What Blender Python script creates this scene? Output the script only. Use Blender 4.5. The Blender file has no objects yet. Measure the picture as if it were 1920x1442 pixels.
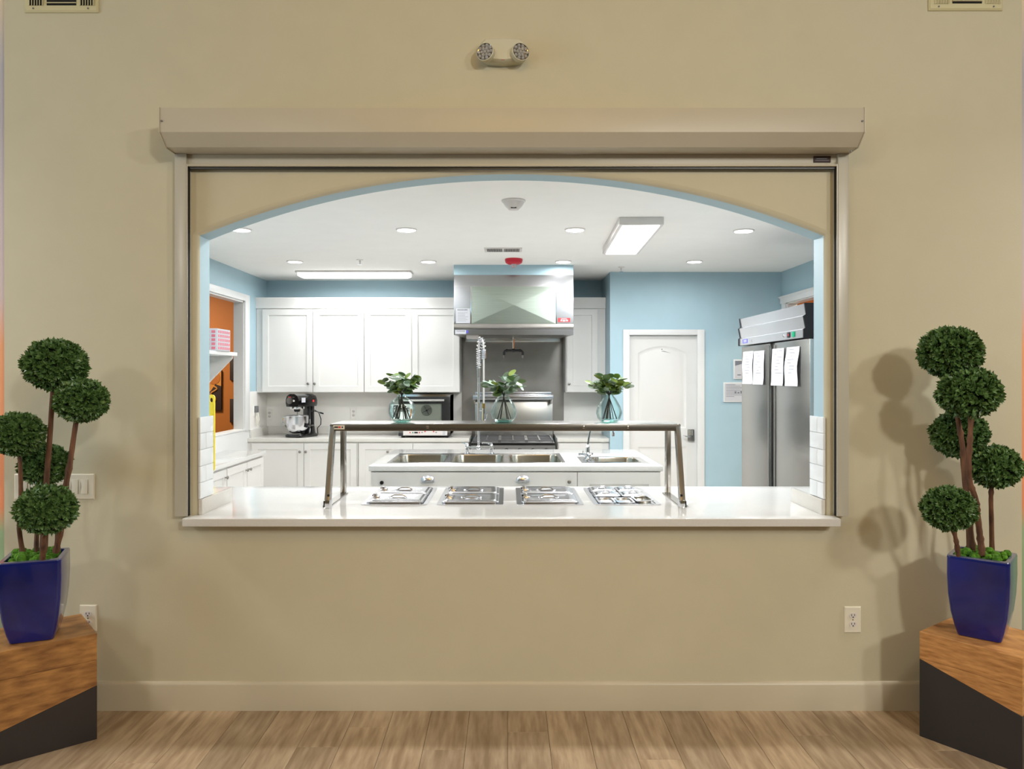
import bpy, bmesh, math, random
from math import sin, cos, pi, radians as R
from mathutils import Vector, Matrix
random.seed(7)
sc = bpy.context.scene
COL = sc.collection
F, CX, CY, H = 1398.0, 952.0, 704.0, 1.57          # focal length in pixels of a 1920 px frame, vanishing point, eye height
ZC = 2.64                                          # kitchen ceiling
DW = 3.504                                         # hall face of the serving wall
DB = 3.64                                          # kitchen face of the serving wall
def X(px, D): return (px - CX) * D / F
def Z(py, D): return H - (py - CY) * D / F
def P(px, py, D): return Vector((X(px, D), D, Z(py, D)))

# ------------------------------------------------------------------ camera, world, exposure, large lights
cam = bpy.data.cameras.new('camera'); cam.sensor_width = 36; cam.lens = F * 36 / 1920
cam.shift_x = (960 - CX) / 1920; cam.shift_y = -(721 - CY) / 1920
co = bpy.data.objects.new('camera', cam); COL.objects.link(co)
co.location = (0, 0, H); co.rotation_euler = (pi / 2, 0, 0); sc.camera = co
sc.view_settings.view_transform = 'Standard'; sc.view_settings.look = 'None'
sc.view_settings.gamma = 1; sc.view_settings.use_curve_mapping = False
sc.view_settings.exposure = 0.0
w = bpy.data.worlds.new('world'); sc.world = w; w.use_nodes = True
w.node_tree.nodes['Background'].inputs[0].default_value = (.95, .88, .74, 1)
w.node_tree.nodes['Background'].inputs[1].default_value = 0.12
def area(name, loc, size, energy, color=(1, 1, 1), rot=(0, 0, 0), sy=None, shape='DISK', spread=180):
    l = bpy.data.lights.new(name, 'AREA'); l.energy = energy; l.color = color; l.size = size
    l.shape = 'RECTANGLE' if sy else shape
    if sy: l.size_y = sy
    l.spread = R(spread)
    o = bpy.data.objects.new(name, l); COL.objects.link(o); o.location = loc; o.rotation_euler = rot
    return o
WARM = (1.0, .88, .66); WARM2 = (1, .92, .78); COOL = (.95, .98, 1.0)
def aim(o, t): o.rotation_euler = (Vector(t) - o.location).to_track_quat('-Z', 'Y').to_euler()
# hall: downlights in a high ceiling plus unseen fills added to tint and lift the wall
aim(area('hall_downlight', (2.9, -3.4, 3.75), .5, 144, (1, .985, .92)), (1.4, 3.5, 1.3))
aim(area('hall_downlight', (4.2, -1.6, 3.75), .45, 60, (1, .985, .92)), (1.6, 3.5, 1.3))
aim(area('hall_downlight', (-3.8, -2.2, 3.75), .7, 44, (1, .97, .92)), (-1.4, 3.5, 1.3))
aim(area('hall_warm_fill', (0, .6, 3.75), 1.4, 15, (1, .58, .14), spread=120), (0, 3.5, 1.0))  # unseen warm fill added to yellow the middle of the wall
aim(area('hall_cool_fill', (-5.7, 1.2, 2.0), 2.2, 62, (.76, .90, 1)), (-1.8, 3.5, 1.8))  # unseen cool fill added to lift the left side of the wall
area('hall_ceiling_fill', (0, -2.2, 3.8), 6.0, 14, (1, .72, .36), sy=4.0)
# kitchen lamps
KDL = [(px, 5.46) for px in (452, 762, 1078, 1394)] + [(px, 6.99) for px in (553, 803, 1056, 1302)]
KX = [(-1.953, 5.46), (-.742, 5.46), (.492, 5.46), (1.739, 5.5), (-1.995, 6.99), (-.745, 6.99), (.52, 6.99), (1.75, 6.99),
      (-1.95, 3.93), (-.74, 3.93), (.49, 3.93), (1.74, 3.93)]
for x, y in KX:
    area('kitchen_downlight', (x, y, ZC - .004), .11, 15 if 4 < y < 6 else 8.5 if y > 6 else 14, (.975, .985, 1))
area('kitchen_strip', (-1.58, 7.71, ZC - .07), 1.1, 20, COOL, sy=.16)
area('kitchen_panel', (.925, 5.64, ZC - .07), .26, 60, COOL, sy=1.15)
area('room_beyond_fill', (-4.4, 8.2, 2.8), .8, 75, WARM)  # unseen fill added to brighten the orange room
area('room_beyond_fill', (3.8, 7.0, 2.8), .5, 40, WARM)  # added fill for the orange room past the east doorway
aim(area('passage_fill', (-4.4, 2.9, 3.75), .4, 30, (1, .97, .92), spread=100), (-4.0, 3.64, 1.6))  # added fill aimed at the left mural to brighten it
aim(area('passage_fill', (4.4, 2.9, 3.75), .4, 40, (1, .97, .92), spread=100), (4.0, 3.64, 1.6))  # the same added fill for the right mural

# ------------------------------------------------------------------ materials
def srgb(c):
    return tuple(((v / 255) / 12.92 if v / 255 <= .04045 else ((v / 255 + .055) / 1.055) ** 2.4) for v in c) + (1,)
def M(name, rgb, rough=.5, metal=0, var=.06, vs=6, bump=0, bs=60, spec=.5, coat=0, stretch=(1, 1, 1), rgb2=None, emit=None, estr=0, trans=0, ior=1.45, aniso=0, rnd=0, thin=None):
    m = bpy.data.materials.new(name); m.use_nodes = True
    nt = m.node_tree; N = nt.nodes; L = nt.links; b = N['Principled BSDF']
    tc = N.new('ShaderNodeTexCoord'); mp = N.new('ShaderNodeMapping'); mp.inputs['Scale'].default_value = stretch
    if rnd:
        oi = N.new('ShaderNodeObjectInfo'); vm = N.new('ShaderNodeVectorMath'); vm.operation = 'MULTIPLY_ADD'
        cb = N.new('ShaderNodeCombineXYZ')
        for k in range(3): L.new(oi.outputs['Random'], cb.inputs[k])
        vm.inputs[1].default_value = (37, 91, 53)
        L.new(cb.outputs[0], vm.inputs[0]); L.new(tc.outputs['Object'], vm.inputs[2]); L.new(vm.outputs[0], mp.inputs['Vector'])
    else:
        L.new(tc.outputs['Object'], mp.inputs['Vector'])
    n = N.new('ShaderNodeTexNoise'); n.inputs['Scale'].default_value = vs; n.inputs['Detail'].default_value = 6
    L.new(mp.outputs[0], n.inputs['Vector'])
    c1 = srgb(rgb); c2 = srgb(rgb2) if rgb2 else tuple(v * (1 - var) for v in c1[:3]) + (1,)
    r = N.new('ShaderNodeValToRGB'); r.color_ramp.elements[0].position = .32; r.color_ramp.elements[1].position = .68
    r.color_ramp.elements[0].color = c2; r.color_ramp.elements[1].color = c1
    L.new(n.outputs['Fac'], r.inputs['Fac'])
    col = r.outputs['Color']
    if rnd:
        hv = N.new('ShaderNodeHueSaturation'); mr = N.new('ShaderNodeMapRange')
        mr.inputs['To Min'].default_value = 1 - rnd; mr.inputs['To Max'].default_value = 1 + rnd
        L.new(oi.outputs['Random'], mr.inputs['Value']); L.new(mr.outputs[0], hv.inputs['Value']); L.new(col, hv.inputs['Color']); col = hv.outputs['Color']
    L.new(col, b.inputs['Base Color'])
    b.inputs['Roughness'].default_value = rough; b.inputs['Metallic'].default_value = metal
    b.inputs['Specular IOR Level'].default_value = spec; b.inputs['IOR'].default_value = ior
    b.inputs['Coat Weight'].default_value = coat; b.inputs['Coat Roughness'].default_value = .04
    b.inputs['Transmission Weight'].default_value = trans
    b.inputs['Anisotropic'].default_value = aniso
    if emit: b.inputs['Emission Color'].default_value = srgb(emit); b.inputs['Emission Strength'].default_value = estr
    if bump:
        n2 = N.new('ShaderNodeTexNoise'); n2.inputs['Scale'].default_value = bs; n2.inputs['Detail'].default_value = 4
        bp = N.new('ShaderNodeBump'); bp.inputs['Strength'].default_value = bump; bp.inputs['Distance'].default_value = .004
        L.new(mp.outputs[0], n2.inputs['Vector']); L.new(n2.outputs['Fac'], bp.inputs['Height']); L.new(bp.outputs[0], b.inputs['Normal'])
    return m
m_beige = M('beige_wall_paint', (202, 195, 169), .62, bump=.08, bs=140, var=.03)
m_trimbeige = M('greige_enamel', (198, 188, 166), .32, var=.02)
m_housing = M('greige_metal_paint', (192, 184, 164), .38, var=.02)
m_rail = M('greige_satin_rail', (188, 184, 170), .3, var=.02, spec=.7)
m_blue = M('powder_blue_paint', (167, 194, 204), .5, bump=.05, bs=140, var=.03)
m_ceil = M('white_ceiling_paint', (244, 242, 238), .8, bump=.05, bs=120, var=.02)
m_white = M('white_cabinet_paint', (216, 214, 210), .38, var=.015)
m_whitetrim = M('white_trim_paint', (218, 218, 216), .35, var=.015)
m_quartz = M('white_quartz', (218, 217, 214), .09, var=.04, vs=90, spec=.55)
m_quartz2 = M('pale_grey_quartz', (214, 211, 204), .16, var=.05, vs=90)
m_splash = M('white_backsplash', (240, 237, 231), .3, var=.02)
m_tile = M('white_glazed_tile', (228, 232, 234), .1, var=.02, rnd=.03)
m_grout = M('pale_grout', (200, 202, 200), .8)
m_plank = M('oak_vinyl_plank', (186, 164, 136), .42, vs=6, stretch=(6, .7, 1), rgb2=(146, 122, 95), bump=.06, bs=40, rnd=.2)
m_slab = M('dark_subfloor', (70, 60, 50), .8)
m_kfloor = M('grey_kitchen_floor', (226, 223, 217), .5)
m_wood = M('golden_grained_wood', (184, 134, 76), .42, vs=8, stretch=(1.2, 2, 4.5), rgb2=(120, 80, 44), bump=.05, bs=20, rnd=.08)
m_woodR = M('honey_grained_wood', (206, 152, 92), .42, vs=9, stretch=(1.4, 3, 8), rgb2=(160, 108, 58), bump=.05, bs=20, rnd=.06)
m_darkbase = M('charcoal_lacquer', (48, 43, 42), .45, var=.08)
m_pot = M('cobalt_glaze', (14, 32, 128), .16, coat=.6, vs=5, rgb2=(10, 22, 92), bump=.12, bs=26)
m_potclay = M('dark_glazed_rim', (84, 86, 122), .22, coat=.6)
m_leafball = M('boxwood_leaf', (108, 142, 80), .34, vs=9, rgb2=(48, 78, 36), spec=.5)
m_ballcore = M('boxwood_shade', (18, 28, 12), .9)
m_moss = M('bright_moss', (94, 148, 34), .9, vs=60, rgb2=(50, 92, 14), bump=.6, bs=160)
m_bark = M('brown_bark', (122, 84, 60), .75, vs=16, stretch=(3, 3, .6), rgb2=(76, 50, 38), bump=.4, bs=90)
m_steel = M('brushed_steel', (190, 188, 184), .26, 1, var=.1, vs=12, stretch=(1, 1, 40), aniso=.5)
m_steelh = M('hood_steel', (172, 172, 173), .2, 1, var=.08, vs=9, stretch=(.6, 1, 50))
m_steelg = M('green_grey_brushed_steel', (172, 182, 170), .32, 1, var=.16, vs=7, stretch=(.5, 1, 60))
m_header = M('bright_header_steel', (216, 216, 219), .24, .85, var=.05, vs=9)
m_grate = M('worn_burner_grate', (112, 112, 114), .35, .7)
m_steeld = M('dull_steel', (150, 147, 142), .36, 1, var=.1, vs=8)
m_shelf = M('satin_steel_tube', (182, 178, 172), .22, 1, var=.1, vs=9, stretch=(.3, 1, 1))
m_chrome = M('chrome', (225, 226, 228), .07, 1, var=.02)
m_pan = M('polished_pan_steel', (226, 226, 230), .2, 1, var=.03)
m_bowl = M('satin_sink_steel', (186, 182, 170), .2, 1, var=.08, vs=14)
m_black = M('black_plastic', (22, 22, 23), .35)
m_blackg = M('black_gloss', (18, 17, 18), .15, coat=.5)
m_dark = M('dark_gap', (14, 12, 12), .8)
m_iron = M('cast_iron', (44, 44, 46), .5)
m_brass = M('brass', (190, 160, 100), .25, 1)
m_paper = M('white_paper', (194, 195, 199), .8, var=.01)
m_ink = M('grey_ink', (120, 122, 130), .8)
m_inkd = M('dark_ink', (50, 52, 58), .7)
m_red = M('red_plastic', (196, 34, 54), .35)
m_redlab = M('red_label', (214, 60, 62), .5)
m_purple = M('purple_label', (86, 84, 190), .5)
m_green = M('green_rocker', (10, 130, 92), .3, emit=(10, 160, 110), estr=.25)
m_grey = M('mid_grey_plastic', (110, 110, 112), .45)
m_yellow = M('yellow_plastic', (240, 214, 60), .4)
m_pink = M('pink_print', (214, 120, 136), .6)
m_orange = M('burnt_orange_paint', (190, 112, 48), .6, var=.05)
m_orangepale = M('amber_paint', (214, 140, 60), .6)
m_brown = M('dark_brown_canvas', (58, 40, 36), .6)
m_plate = M('white_cover_plate', (228, 222, 204), .35, var=.01)
m_vent = M('cream_vent_enamel', (206, 198, 158), .45, var=.02)
m_lightbody = M('ivory_lamp_housing', (206, 204, 184), .4, var=.01)
m_lens = M('clear_faceted_lens', (235, 235, 235), .08, trans=.6, ior=1.49)
m_reflector = M('lamp_reflector', (200, 200, 200), .12, 1)
m_emit = M('lit_diffuser', (255, 255, 255), .5, emit=(255, 253, 248), estr=6)
m_emit2 = M('lit_panel_diffuser', (255, 255, 255), .5, emit=(250, 253, 255), estr=3)
def thin_glass(name, tint, edge, ior=1.3, rough=.01):
    m = bpy.data.materials.new(name); m.use_nodes = True; nt = m.node_tree; N = nt.nodes; L = nt.links
    N.remove(N['Principled BSDF']); tr = N.new('ShaderNodeBsdfTransparent'); gl = N.new('ShaderNodeBsdfGlossy'); mx = N.new('ShaderNodeMixShader')
    lw = N.new('ShaderNodeLayerWeight'); lw.inputs['Blend'].default_value = .16; cm = N.new('ShaderNodeMixRGB')
    n = N.new('ShaderNodeTexNoise'); n.inputs['Scale'].default_value = 30; bp = N.new('ShaderNodeBump'); bp.inputs['Strength'].default_value = .15; bp.inputs['Distance'].default_value = .004
    L.new(n.outputs['Fac'], bp.inputs['Height']); L.new(bp.outputs[0], gl.inputs['Normal']); L.new(bp.outputs[0], lw.inputs['Normal'])
    cm.inputs[1].default_value = srgb(tint); cm.inputs[2].default_value = srgb(edge); L.new(lw.outputs['Facing'], cm.inputs[0]); L.new(cm.outputs[0], tr.inputs[0])
    gl.inputs['Roughness'].default_value = rough; k = N.new('ShaderNodeMath'); k.operation = 'MULTIPLY'; k.inputs[1].default_value = .55; L.new(lw.outputs['Fresnel'], k.inputs[0]); L.new(k.outputs[0], mx.inputs[0]); L.new(tr.outputs[0], mx.inputs[1]); L.new(gl.outputs[0], mx.inputs[2])
    L.new(mx.outputs[0], N['Material Output'].inputs['Surface']); return m
m_glass = thin_glass('clear_bubble_glass', (252, 255, 254), (222, 242, 239))
m_aqua = thin_glass('aqua_thick_glass', (214, 246, 240), (170, 228, 220))
m_ovenglass = thin_glass('oven_window_glass', (235, 238, 236), (200, 200, 200))
m_water = M('still_water', (250, 255, 255), 0, trans=1, ior=1.33, var=0)
m_leaf = M('eucalyptus_leaf', (116, 146, 98), .5, vs=14, rgb2=(80, 112, 62), rnd=.35)
m_leafg = M('eucalyptus_leaf_grey', (172, 194, 176), .55, vs=14, rgb2=(132, 162, 142), rnd=.2)
m_leafy = M('eucalyptus_leaf_bright', (132, 156, 58), .5, vs=14, rgb2=(96, 124, 44), rnd=.25)
m_stem = M('dark_stem', (58, 54, 50), .7)
m_ovenin = M('oven_interior', (196, 194, 184), .4, .4)
m_whitepanel = M('white_control_panel', (222, 216, 212), .35)

# ------------------------------------------------------------------ mesh helpers
class MB:
    def __init__(s): s.v = []; s.f = []; s.m = []
    def add(s, vs, fs, mi=0, mtx=None):
        o = len(s.v)
        s.v += [tuple(mtx @ Vector(v)) if mtx else tuple(v) for v in vs]
        s.f += [tuple(i + o for i in f) for f in fs]; s.m += [mi] * len(fs); return s
    def box(s, x0, x1, y0, y1, z0, z1, mi=0, mtx=None):
        x0, x1 = min(x0, x1), max(x0, x1); y0, y1 = min(y0, y1), max(y0, y1); z0, z1 = min(z0, z1), max(z0, z1)
        vs = [(x, y, z) for z in (z0, z1) for y in (y0, y1) for x in (x0, x1)]
        return s.add(vs, [(0, 2, 3, 1), (4, 5, 7, 6), (0, 1, 5, 4), (2, 6, 7, 3), (0, 4, 6, 2), (1, 3, 7, 5)], mi, mtx)
    def loft(s, loops, cap0=True, cap1=True, mi=0, closed=True, mtx=None):
        n = len(loops[0]); vs = [p for l in loops for p in l]; fs = []
        for k in range(len(loops) - 1):
            for i in range(n if closed else n - 1):
                j = (i + 1) % n
                fs.append((k * n + i, k * n + j, (k + 1) * n + j, (k + 1) * n + i))
        if cap0: fs.append(tuple(reversed(range(n))))
        if cap1: fs.append(tuple(range((len(loops) - 1) * n, len(loops) * n)))
        return s.add(vs, fs, mi, mtx)
    def lathe(s, prof, n=24, c=(0, 0, 0), mi=0, cap0=True, cap1=True, mtx=None):
        loops = [[(c[0] + r * cos(2 * pi * i / n), c[1] + r * sin(2 * pi * i / n), c[2] + z) for i in range(n)] for r, z in prof]
        return s.loft(loops, cap0, cap1, mi, mtx=mtx)
    def tube(s, pts, r, n=8, mi=0, caps=True):
        pts = [Vector(p) for p in pts]; rs = r if isinstance(r, (list, tuple)) else [r] * len(pts)
        loops = []; up = None
        for i, p in enumerate(pts):
            t = (pts[min(i + 1, len(pts) - 1)] - pts[max(i - 1, 0)])
            if t.length < 1e-9: t = Vector((0, 0, 1))
            t.normalize()
            if up is None:
                up = Vector((1, 0, 0)) if abs(t.x) < .8 else Vector((0, 1, 0))
            a = (up - t * up.dot(t)).normalized(); b = t.cross(a); up = a
            loops.append([tuple(p + (a * cos(2 * pi * k / n) + b * sin(2 * pi * k / n)) * rs[i]) for k in range(n)])
        return s.loft(loops, caps, caps, mi)
    def cyl(s, a, b, r, n=16, mi=0, r2=None): return s.tube([a, b], [r, r2 if r2 is not None else r], n, mi)
    def ball(s, c, r, n=12, m=8, mi=0, sz=1):
        loops = [[(c[0] + r * sin(pi * k / m) * cos(2 * pi * i / n), c[1] + r * sin(pi * k / m) * sin(2 * pi * i / n), c[2] - r * sz * cos(pi * k / m)) for i in range(n)] for k in range(1, m)]
        return s.loft(loops, True, True, mi)
    def prism(s, poly, axis, a, b, mi=0):
        def q(u, v, t): return {'x': (t, u, v), 'y': (u, t, v), 'z': (u, v, t)}[axis]
        return s.loft([[q(u, v, a) for u, v in poly], [q(u, v, b) for u, v in poly]], mi=mi)
    def build(s, name, mat, parent=None, bevel=0, seg=2, smooth=True, kind=None, label=None):
        me = bpy.data.meshes.new(name); me.from_pydata(s.v, [], s.f)
        for mm in (mat if isinstance(mat, (list, tuple)) else [mat]): me.materials.append(mm)
        me.polygons.foreach_set('material_index', s.m)
        bm = bmesh.new(); bm.from_mesh(me)
        bmesh.ops.recalc_face_normals(bm, faces=bm.faces)
        if bevel:
            es = [e for e in bm.edges if len(e.link_faces) == 2 and e.calc_face_angle(0) > R(40)]
            bmesh.ops.bevel(bm, geom=es, offset=bevel, segments=seg, affect='EDGES', profile=.6, clamp_overlap=True)
        bm.to_mesh(me); bm.free()
        if smooth:
            me.polygons.foreach_set('use_smooth', [True] * len(me.polygons)); me.set_sharp_from_angle(angle=R(32))
        o = bpy.data.objects.new(name, me); COL.objects.link(o)
        if parent: o.parent = parent
        if kind: o['kind'] = kind
        if label: o['label'] = label
        return o
def tag(o, label=None, cat=None, group=None, kind=None):
    if label: o['label'] = label
    if cat: o['category'] = cat
    if group: o['group'] = group
    if kind: o['kind'] = kind
    return o
def thing(name, label, cat, loc=(0, 0, 0), rz=0, group=None):
    o = bpy.data.objects.new(name, None); COL.objects.link(o); o.location = loc; o.rotation_euler = (0, 0, rz)
    o.empty_display_size = .05
    return tag(o, label, cat, group)
def struct(mb, name, mat, parent=None, **k):
    o = mb.build(name, mat, parent, **k)
    if not parent: o['kind'] = 'structure'
    return o
def rr(x0, x1, y0, y1, r, z, n=5):
    out = []
    for cx, cy, a0 in ((x1 - r, y1 - r, 0), (x0 + r, y1 - r, 90), (x0 + r, y0 + r, 180), (x1 - r, y0 + r, 270)):
        for k in range(n + 1):
            a = R(a0 + 90 * k / n); out.append((cx + r * cos(a), cy + r * sin(a), z))
    return out
def grid_slab(mb, xs, ys, filled, z0, z1):
    xs = sorted(set(xs)); ys = sorted(set(ys)); nx, ny = len(xs) - 1, len(ys) - 1
    G = [[filled((xs[i] + xs[i + 1]) / 2, (ys[j] + ys[j + 1]) / 2) for j in range(ny)] for i in range(nx)]
    idx = {}; vs = []; fs = []
    def V(i, j, t):
        k = (i, j, t)
        if k not in idx: idx[k] = len(vs); vs.append((xs[i], ys[j], (z0, z1)[t]))
        return idx[k]
    g = lambda i, j: 0 <= i < nx and 0 <= j < ny and G[i][j]
    for i in range(nx):
        for j in range(ny):
            if not G[i][j]: continue
            fs.append((V(i, j, 1), V(i + 1, j, 1), V(i + 1, j + 1, 1), V(i, j + 1, 1)))
            fs.append((V(i, j, 0), V(i, j + 1, 0), V(i + 1, j + 1, 0), V(i + 1, j, 0)))
            if not g(i - 1, j): fs.append((V(i, j, 0), V(i, j, 1), V(i, j + 1, 1), V(i, j + 1, 0)))
            if not g(i + 1, j): fs.append((V(i + 1, j, 0), V(i + 1, j + 1, 0), V(i + 1, j + 1, 1), V(i + 1, j, 1)))
            if not g(i, j - 1): fs.append((V(i, j, 0), V(i + 1, j, 0), V(i + 1, j, 1), V(i, j, 1)))
            if not g(i, j + 1): fs.append((V(i, j + 1, 0), V(i, j + 1, 1), V(i + 1, j + 1, 1), V(i + 1, j + 1, 0)))
    mb.add(vs, fs); return mb
def copy_tree(o, parent=None):
    c = o.copy(); COL.objects.link(c); c.parent = parent
    for ch in [k for k in bpy.data.objects if k.parent == o]: copy_tree(ch, c)
    return c

# ------------------------------------------------------------------ structure: the serving wall
XL, XR = X(8, DW), X(1916, DW)
JL, JR = -1.456, 1.494
ZS, ZA = 2.230, 2.522                              # spring and crown of the arch (hall face)
ZCT = .914; HALLZ = 3.9
def arch_path(n=40):
    c = (JL + JR) / 2; hs = (JR - JL) / 2; sg = ZA - ZS; Rd = (hs * hs + sg * sg) / (2 * sg); a0 = math.asin(hs / Rd)
    pts = [((JL, .877), (-1, 0)), ((JL, 1.6), (-1, 0)), ((JL, ZS - .001), (-1, 0))]
    for k in range(n + 1):
        a = -a0 + 2 * a0 * k / n
        pts.append(((c + Rd * sin(a), ZA - Rd + Rd * cos(a)), (sin(a), cos(a))))
    return pts + [((JR, ZS - .001), (1, 0)), ((JR, 1.6), (1, 0)), ((JR, .877), (1, 0))]
pth = arch_path()
mb = MB(); rb = .024
def ring(off, d, sgn=1):
    out = []
    for (p, nrm) in pth:
        x, z = p[0] + nrm[0] * off, p[1] + nrm[1] * off
        if p[1] < ZS: z = p[1]
        out.append((x, d, z))
    return out
rings = [(rb, DW), (rb * (1 - sin(R(30))), DW + rb * (1 - cos(R(30)))), (rb * (1 - sin(R(60))), DW + rb * (1 - cos(R(60)))), (0, DW + rb)]
mb.loft([ring(o, d) for o, d in rings], False, False, 0, closed=False)
mb.loft([ring(0, DW + rb), ring(0, DB)], False, False, 1, closed=False)
def sheet(d, off, mi):
    r = ring(off, d); n = len(r)
    top = [(min(max(p[0], XL), XR), d, HALLZ) for p in r]
    mid = r[2:-2]
    for a, b in zip(mid[:-1], mid[1:]):
        mb.add([a, b, (b[0], d, HALLZ), (a[0], d, HALLZ)], [(0, 1, 2, 3)], mi)
    xl, xr = r[0][0], r[-1][0]
    zl = mid[0][2]
    mb.add([(XL, d, 0), (xl, d, 0), (xl, d, HALLZ), (XL, d, HALLZ)], [(0, 1, 2, 3)], mi)
    mb.add([(xr, d, 0), (XR, d, 0), (XR, d, HALLZ), (xr, d, HALLZ)], [(0, 1, 2, 3)], mi)
    mb.add([(xl, d, 0), (xr, d, 0), (xr, d, .877), (xl, d, .877)], [(0, 1, 2, 3)], mi)
    if mid[0][0] < xl - 1e-6 or mid[0][0] > xl + 1e-6:
        pass
sheet(DW, rb, 0); sheet(DB, 0, 1)
for x in (XL, XR): mb.add([(x, DW, 0), (x, DB, 0), (x, DB, HALLZ), (x, DW, HALLZ)], [(0, 1, 2, 3)], 0)
mb.add([(JL - rb, DW, .877), (JR + rb, DW, .877), (JR + rb, DB, .877), (JL - rb, DB, .877)], [(0, 1, 2, 3)], 0)
wall_front = struct(mb, 'wall_front', [m_beige, m_blue])

# hall floor with planks
fl = struct(MB().box(-6, 6, -6, 3.0, -.06, -.012).box(XL, XR, 3.0, DW + .1, -.06, -.012).box(-6, XL, 3.0, 3.65, -.06, -.012).box(XR, 6, 3.0, 3.65, -.06, -.012).box(-6, 6, 3.7, 9.5, -.062, -.02), 'floor', m_slab)
PWD, PL = .178, 1.22
base = None; k = 0
for i in range(-28, 29):
    off = random.random() * PL
    ye = DW - .001 if XL - PWD < i * PWD < XR else 3.612
    y = ye - off if off > .15 else ye
    segs = [(y, ye)] if off > .15 else []
    yy = y
    while yy > .9: segs.append((yy - PL, yy)); yy -= PL
    for y0, y1 in segs:
        if y1 - y0 < .05: continue
        x0 = i * PWD
        full = abs(y1 - y0 - PL) < 1e-6
        if full and base:
            o = base.copy(); COL.objects.link(o); o.location = (x0 + PWD / 2, (y0 + y1) / 2, 0)
        else:
            hl = (y1 - y0) / 2
            o = MB().box(-PWD / 2 + .0006, PWD / 2 - .0006, -hl + .0006, hl - .0006, -.012, 0).build('plank', m_plank, fl, bevel=.0008, seg=1, smooth=False)
            o.location = (x0 + PWD / 2, (y0 + y1) / 2, 0)
            if full: base = o
struct(MB().box(-2.9, 3.0, DB, 8.6, -.02, 0), 'floor_kitchen', m_kfloor)
# baseboard
bbp = [(DW, 0), (DW - .015, 0), (DW - .015, .118), (DW - .011, .128), (DW - .004, .134), (DW, .134)]
struct(MB().prism(bbp, 'x', XL, XR), 'baseboard_front', m_trimbeige)
# hall shell behind the camera, and the passages at the ends of the serving wall
struct(MB().box(-6, 6, -6, DW + 3, HALLZ, HALLZ + .1), 'ceiling_hall', M('hall_ceiling_paint', (236, 228, 206), .8))
struct(MB().box(-6, 6, -6.1, -6, 0, HALLZ), 'wall_hall_back', m_beige)
def mural(name, x0, x1, d):
    m = bpy.data.materials.new('abstract_mural_paint'); m.use_nodes = True; nt = m.node_tree; b = nt.nodes['Principled BSDF']
    g = nt.nodes.new('ShaderNodeNewGeometry'); sp = nt.nodes.new('ShaderNodeSeparateXYZ'); nt.links.new(g.outputs['Position'], sp.inputs[0])
    n = nt.nodes.new('ShaderNodeTexNoise'); n.inputs['Scale'].default_value = .7
    ad = nt.nodes.new('ShaderNodeMath'); ad.operation = 'MULTIPLY_ADD'; ad.inputs[1].default_value = .3
    nt.links.new(n.outputs['Fac'], ad.inputs[0]); nt.links.new(sp.outputs['Z'], ad.inputs[2])
    mr = nt.nodes.new('ShaderNodeMapRange'); mr.inputs['From Max'].default_value = 4.0; nt.links.new(ad.outputs[0], mr.inputs['Value'])
    r = nt.nodes.new('ShaderNodeValToRGB'); nt.links.new(mr.outputs[0], r.inputs['Fac'])
    st = [(0, (140, 150, 165)), (.1, (150, 150, 140)), (.17, (140, 170, 130)), (.24, (150, 175, 135)), (.27, (226, 140, 96)), (.46, (232, 160, 112)), (.52, (206, 186, 184)), (.8, (190, 186, 194)), (.9, (236, 214, 180)), (1, (250, 248, 246))]
    els = r.color_ramp.elements
    els[0].color = srgb(st[0][1]); els[1].position = 1; els[1].color = srgb(st[-1][1])
    for p, c in st[1:-1]: e = els.new(p); e.color = srgb(c)
    nt.links.new(r.outputs[0], b.inputs['Base Color']); b.inputs['Roughness'].default_value = .6
    struct(MB().box(x0, x1, d, d + .02, 0, HALLZ), name, m)
mural('wall_passage_left', -6, XL + .02, 3.615)
mural('wall_passage_right', XR - .02, 6, 3.615)

# kitchen shell
XW, XE, DK, DD = -2.72, 2.83, 8.41, 7.71           # west, east, back wall, wall with the door
wo0, wo1 = 6.74, 7.68                              # serving window in the west wall
mb = MB()
mb.box(XW - .1, XW, DB, wo0, 0, ZC).box(XW - .1, XW, wo1, DK + .1, 0, ZC).box(XW - .1, XW, wo0, wo1, 0, 1.0).box(XW - .1, XW, wo0, wo1, 2.335, ZC)
struct(mb, 'wall_left', m_blue)
do0, do1 = 6.70, 7.56
mb = MB().box(XE, XE + .1, DB, do0, 0, ZC).box(XE, XE + .1, do1, DD + .1, 0, ZC).box(XE, XE + .1, do0, do1, 2.305, ZC)
struct(mb, 'wall_right', m_blue)
XS = 1.058                                         # side of the jog between the back wall and the door wall
struct(MB().box(XW - .1, XS, DK, DK + .1, 0, ZC), 'wall_back', m_blue)
dx0, dx1 = X(1178, DD), X(1309, DD); dzt = Z(626, DD)
mb = MB().box(XS, dx0, DD, DD + .1, 0, ZC).box(dx1, XE + .1, DD, DD + .1, 0, ZC).box(dx0, dx1, DD, DD + .1, dzt, ZC).box(XS, XS + .1, DD + .1, DK + .1, 0, ZC)
struct(mb, 'wall_pantry', m_blue)
struct(MB().box(XW - .1, XE + .1, DB, DK + .1, ZC, ZC + .08), 'ceiling', m_ceil)

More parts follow.
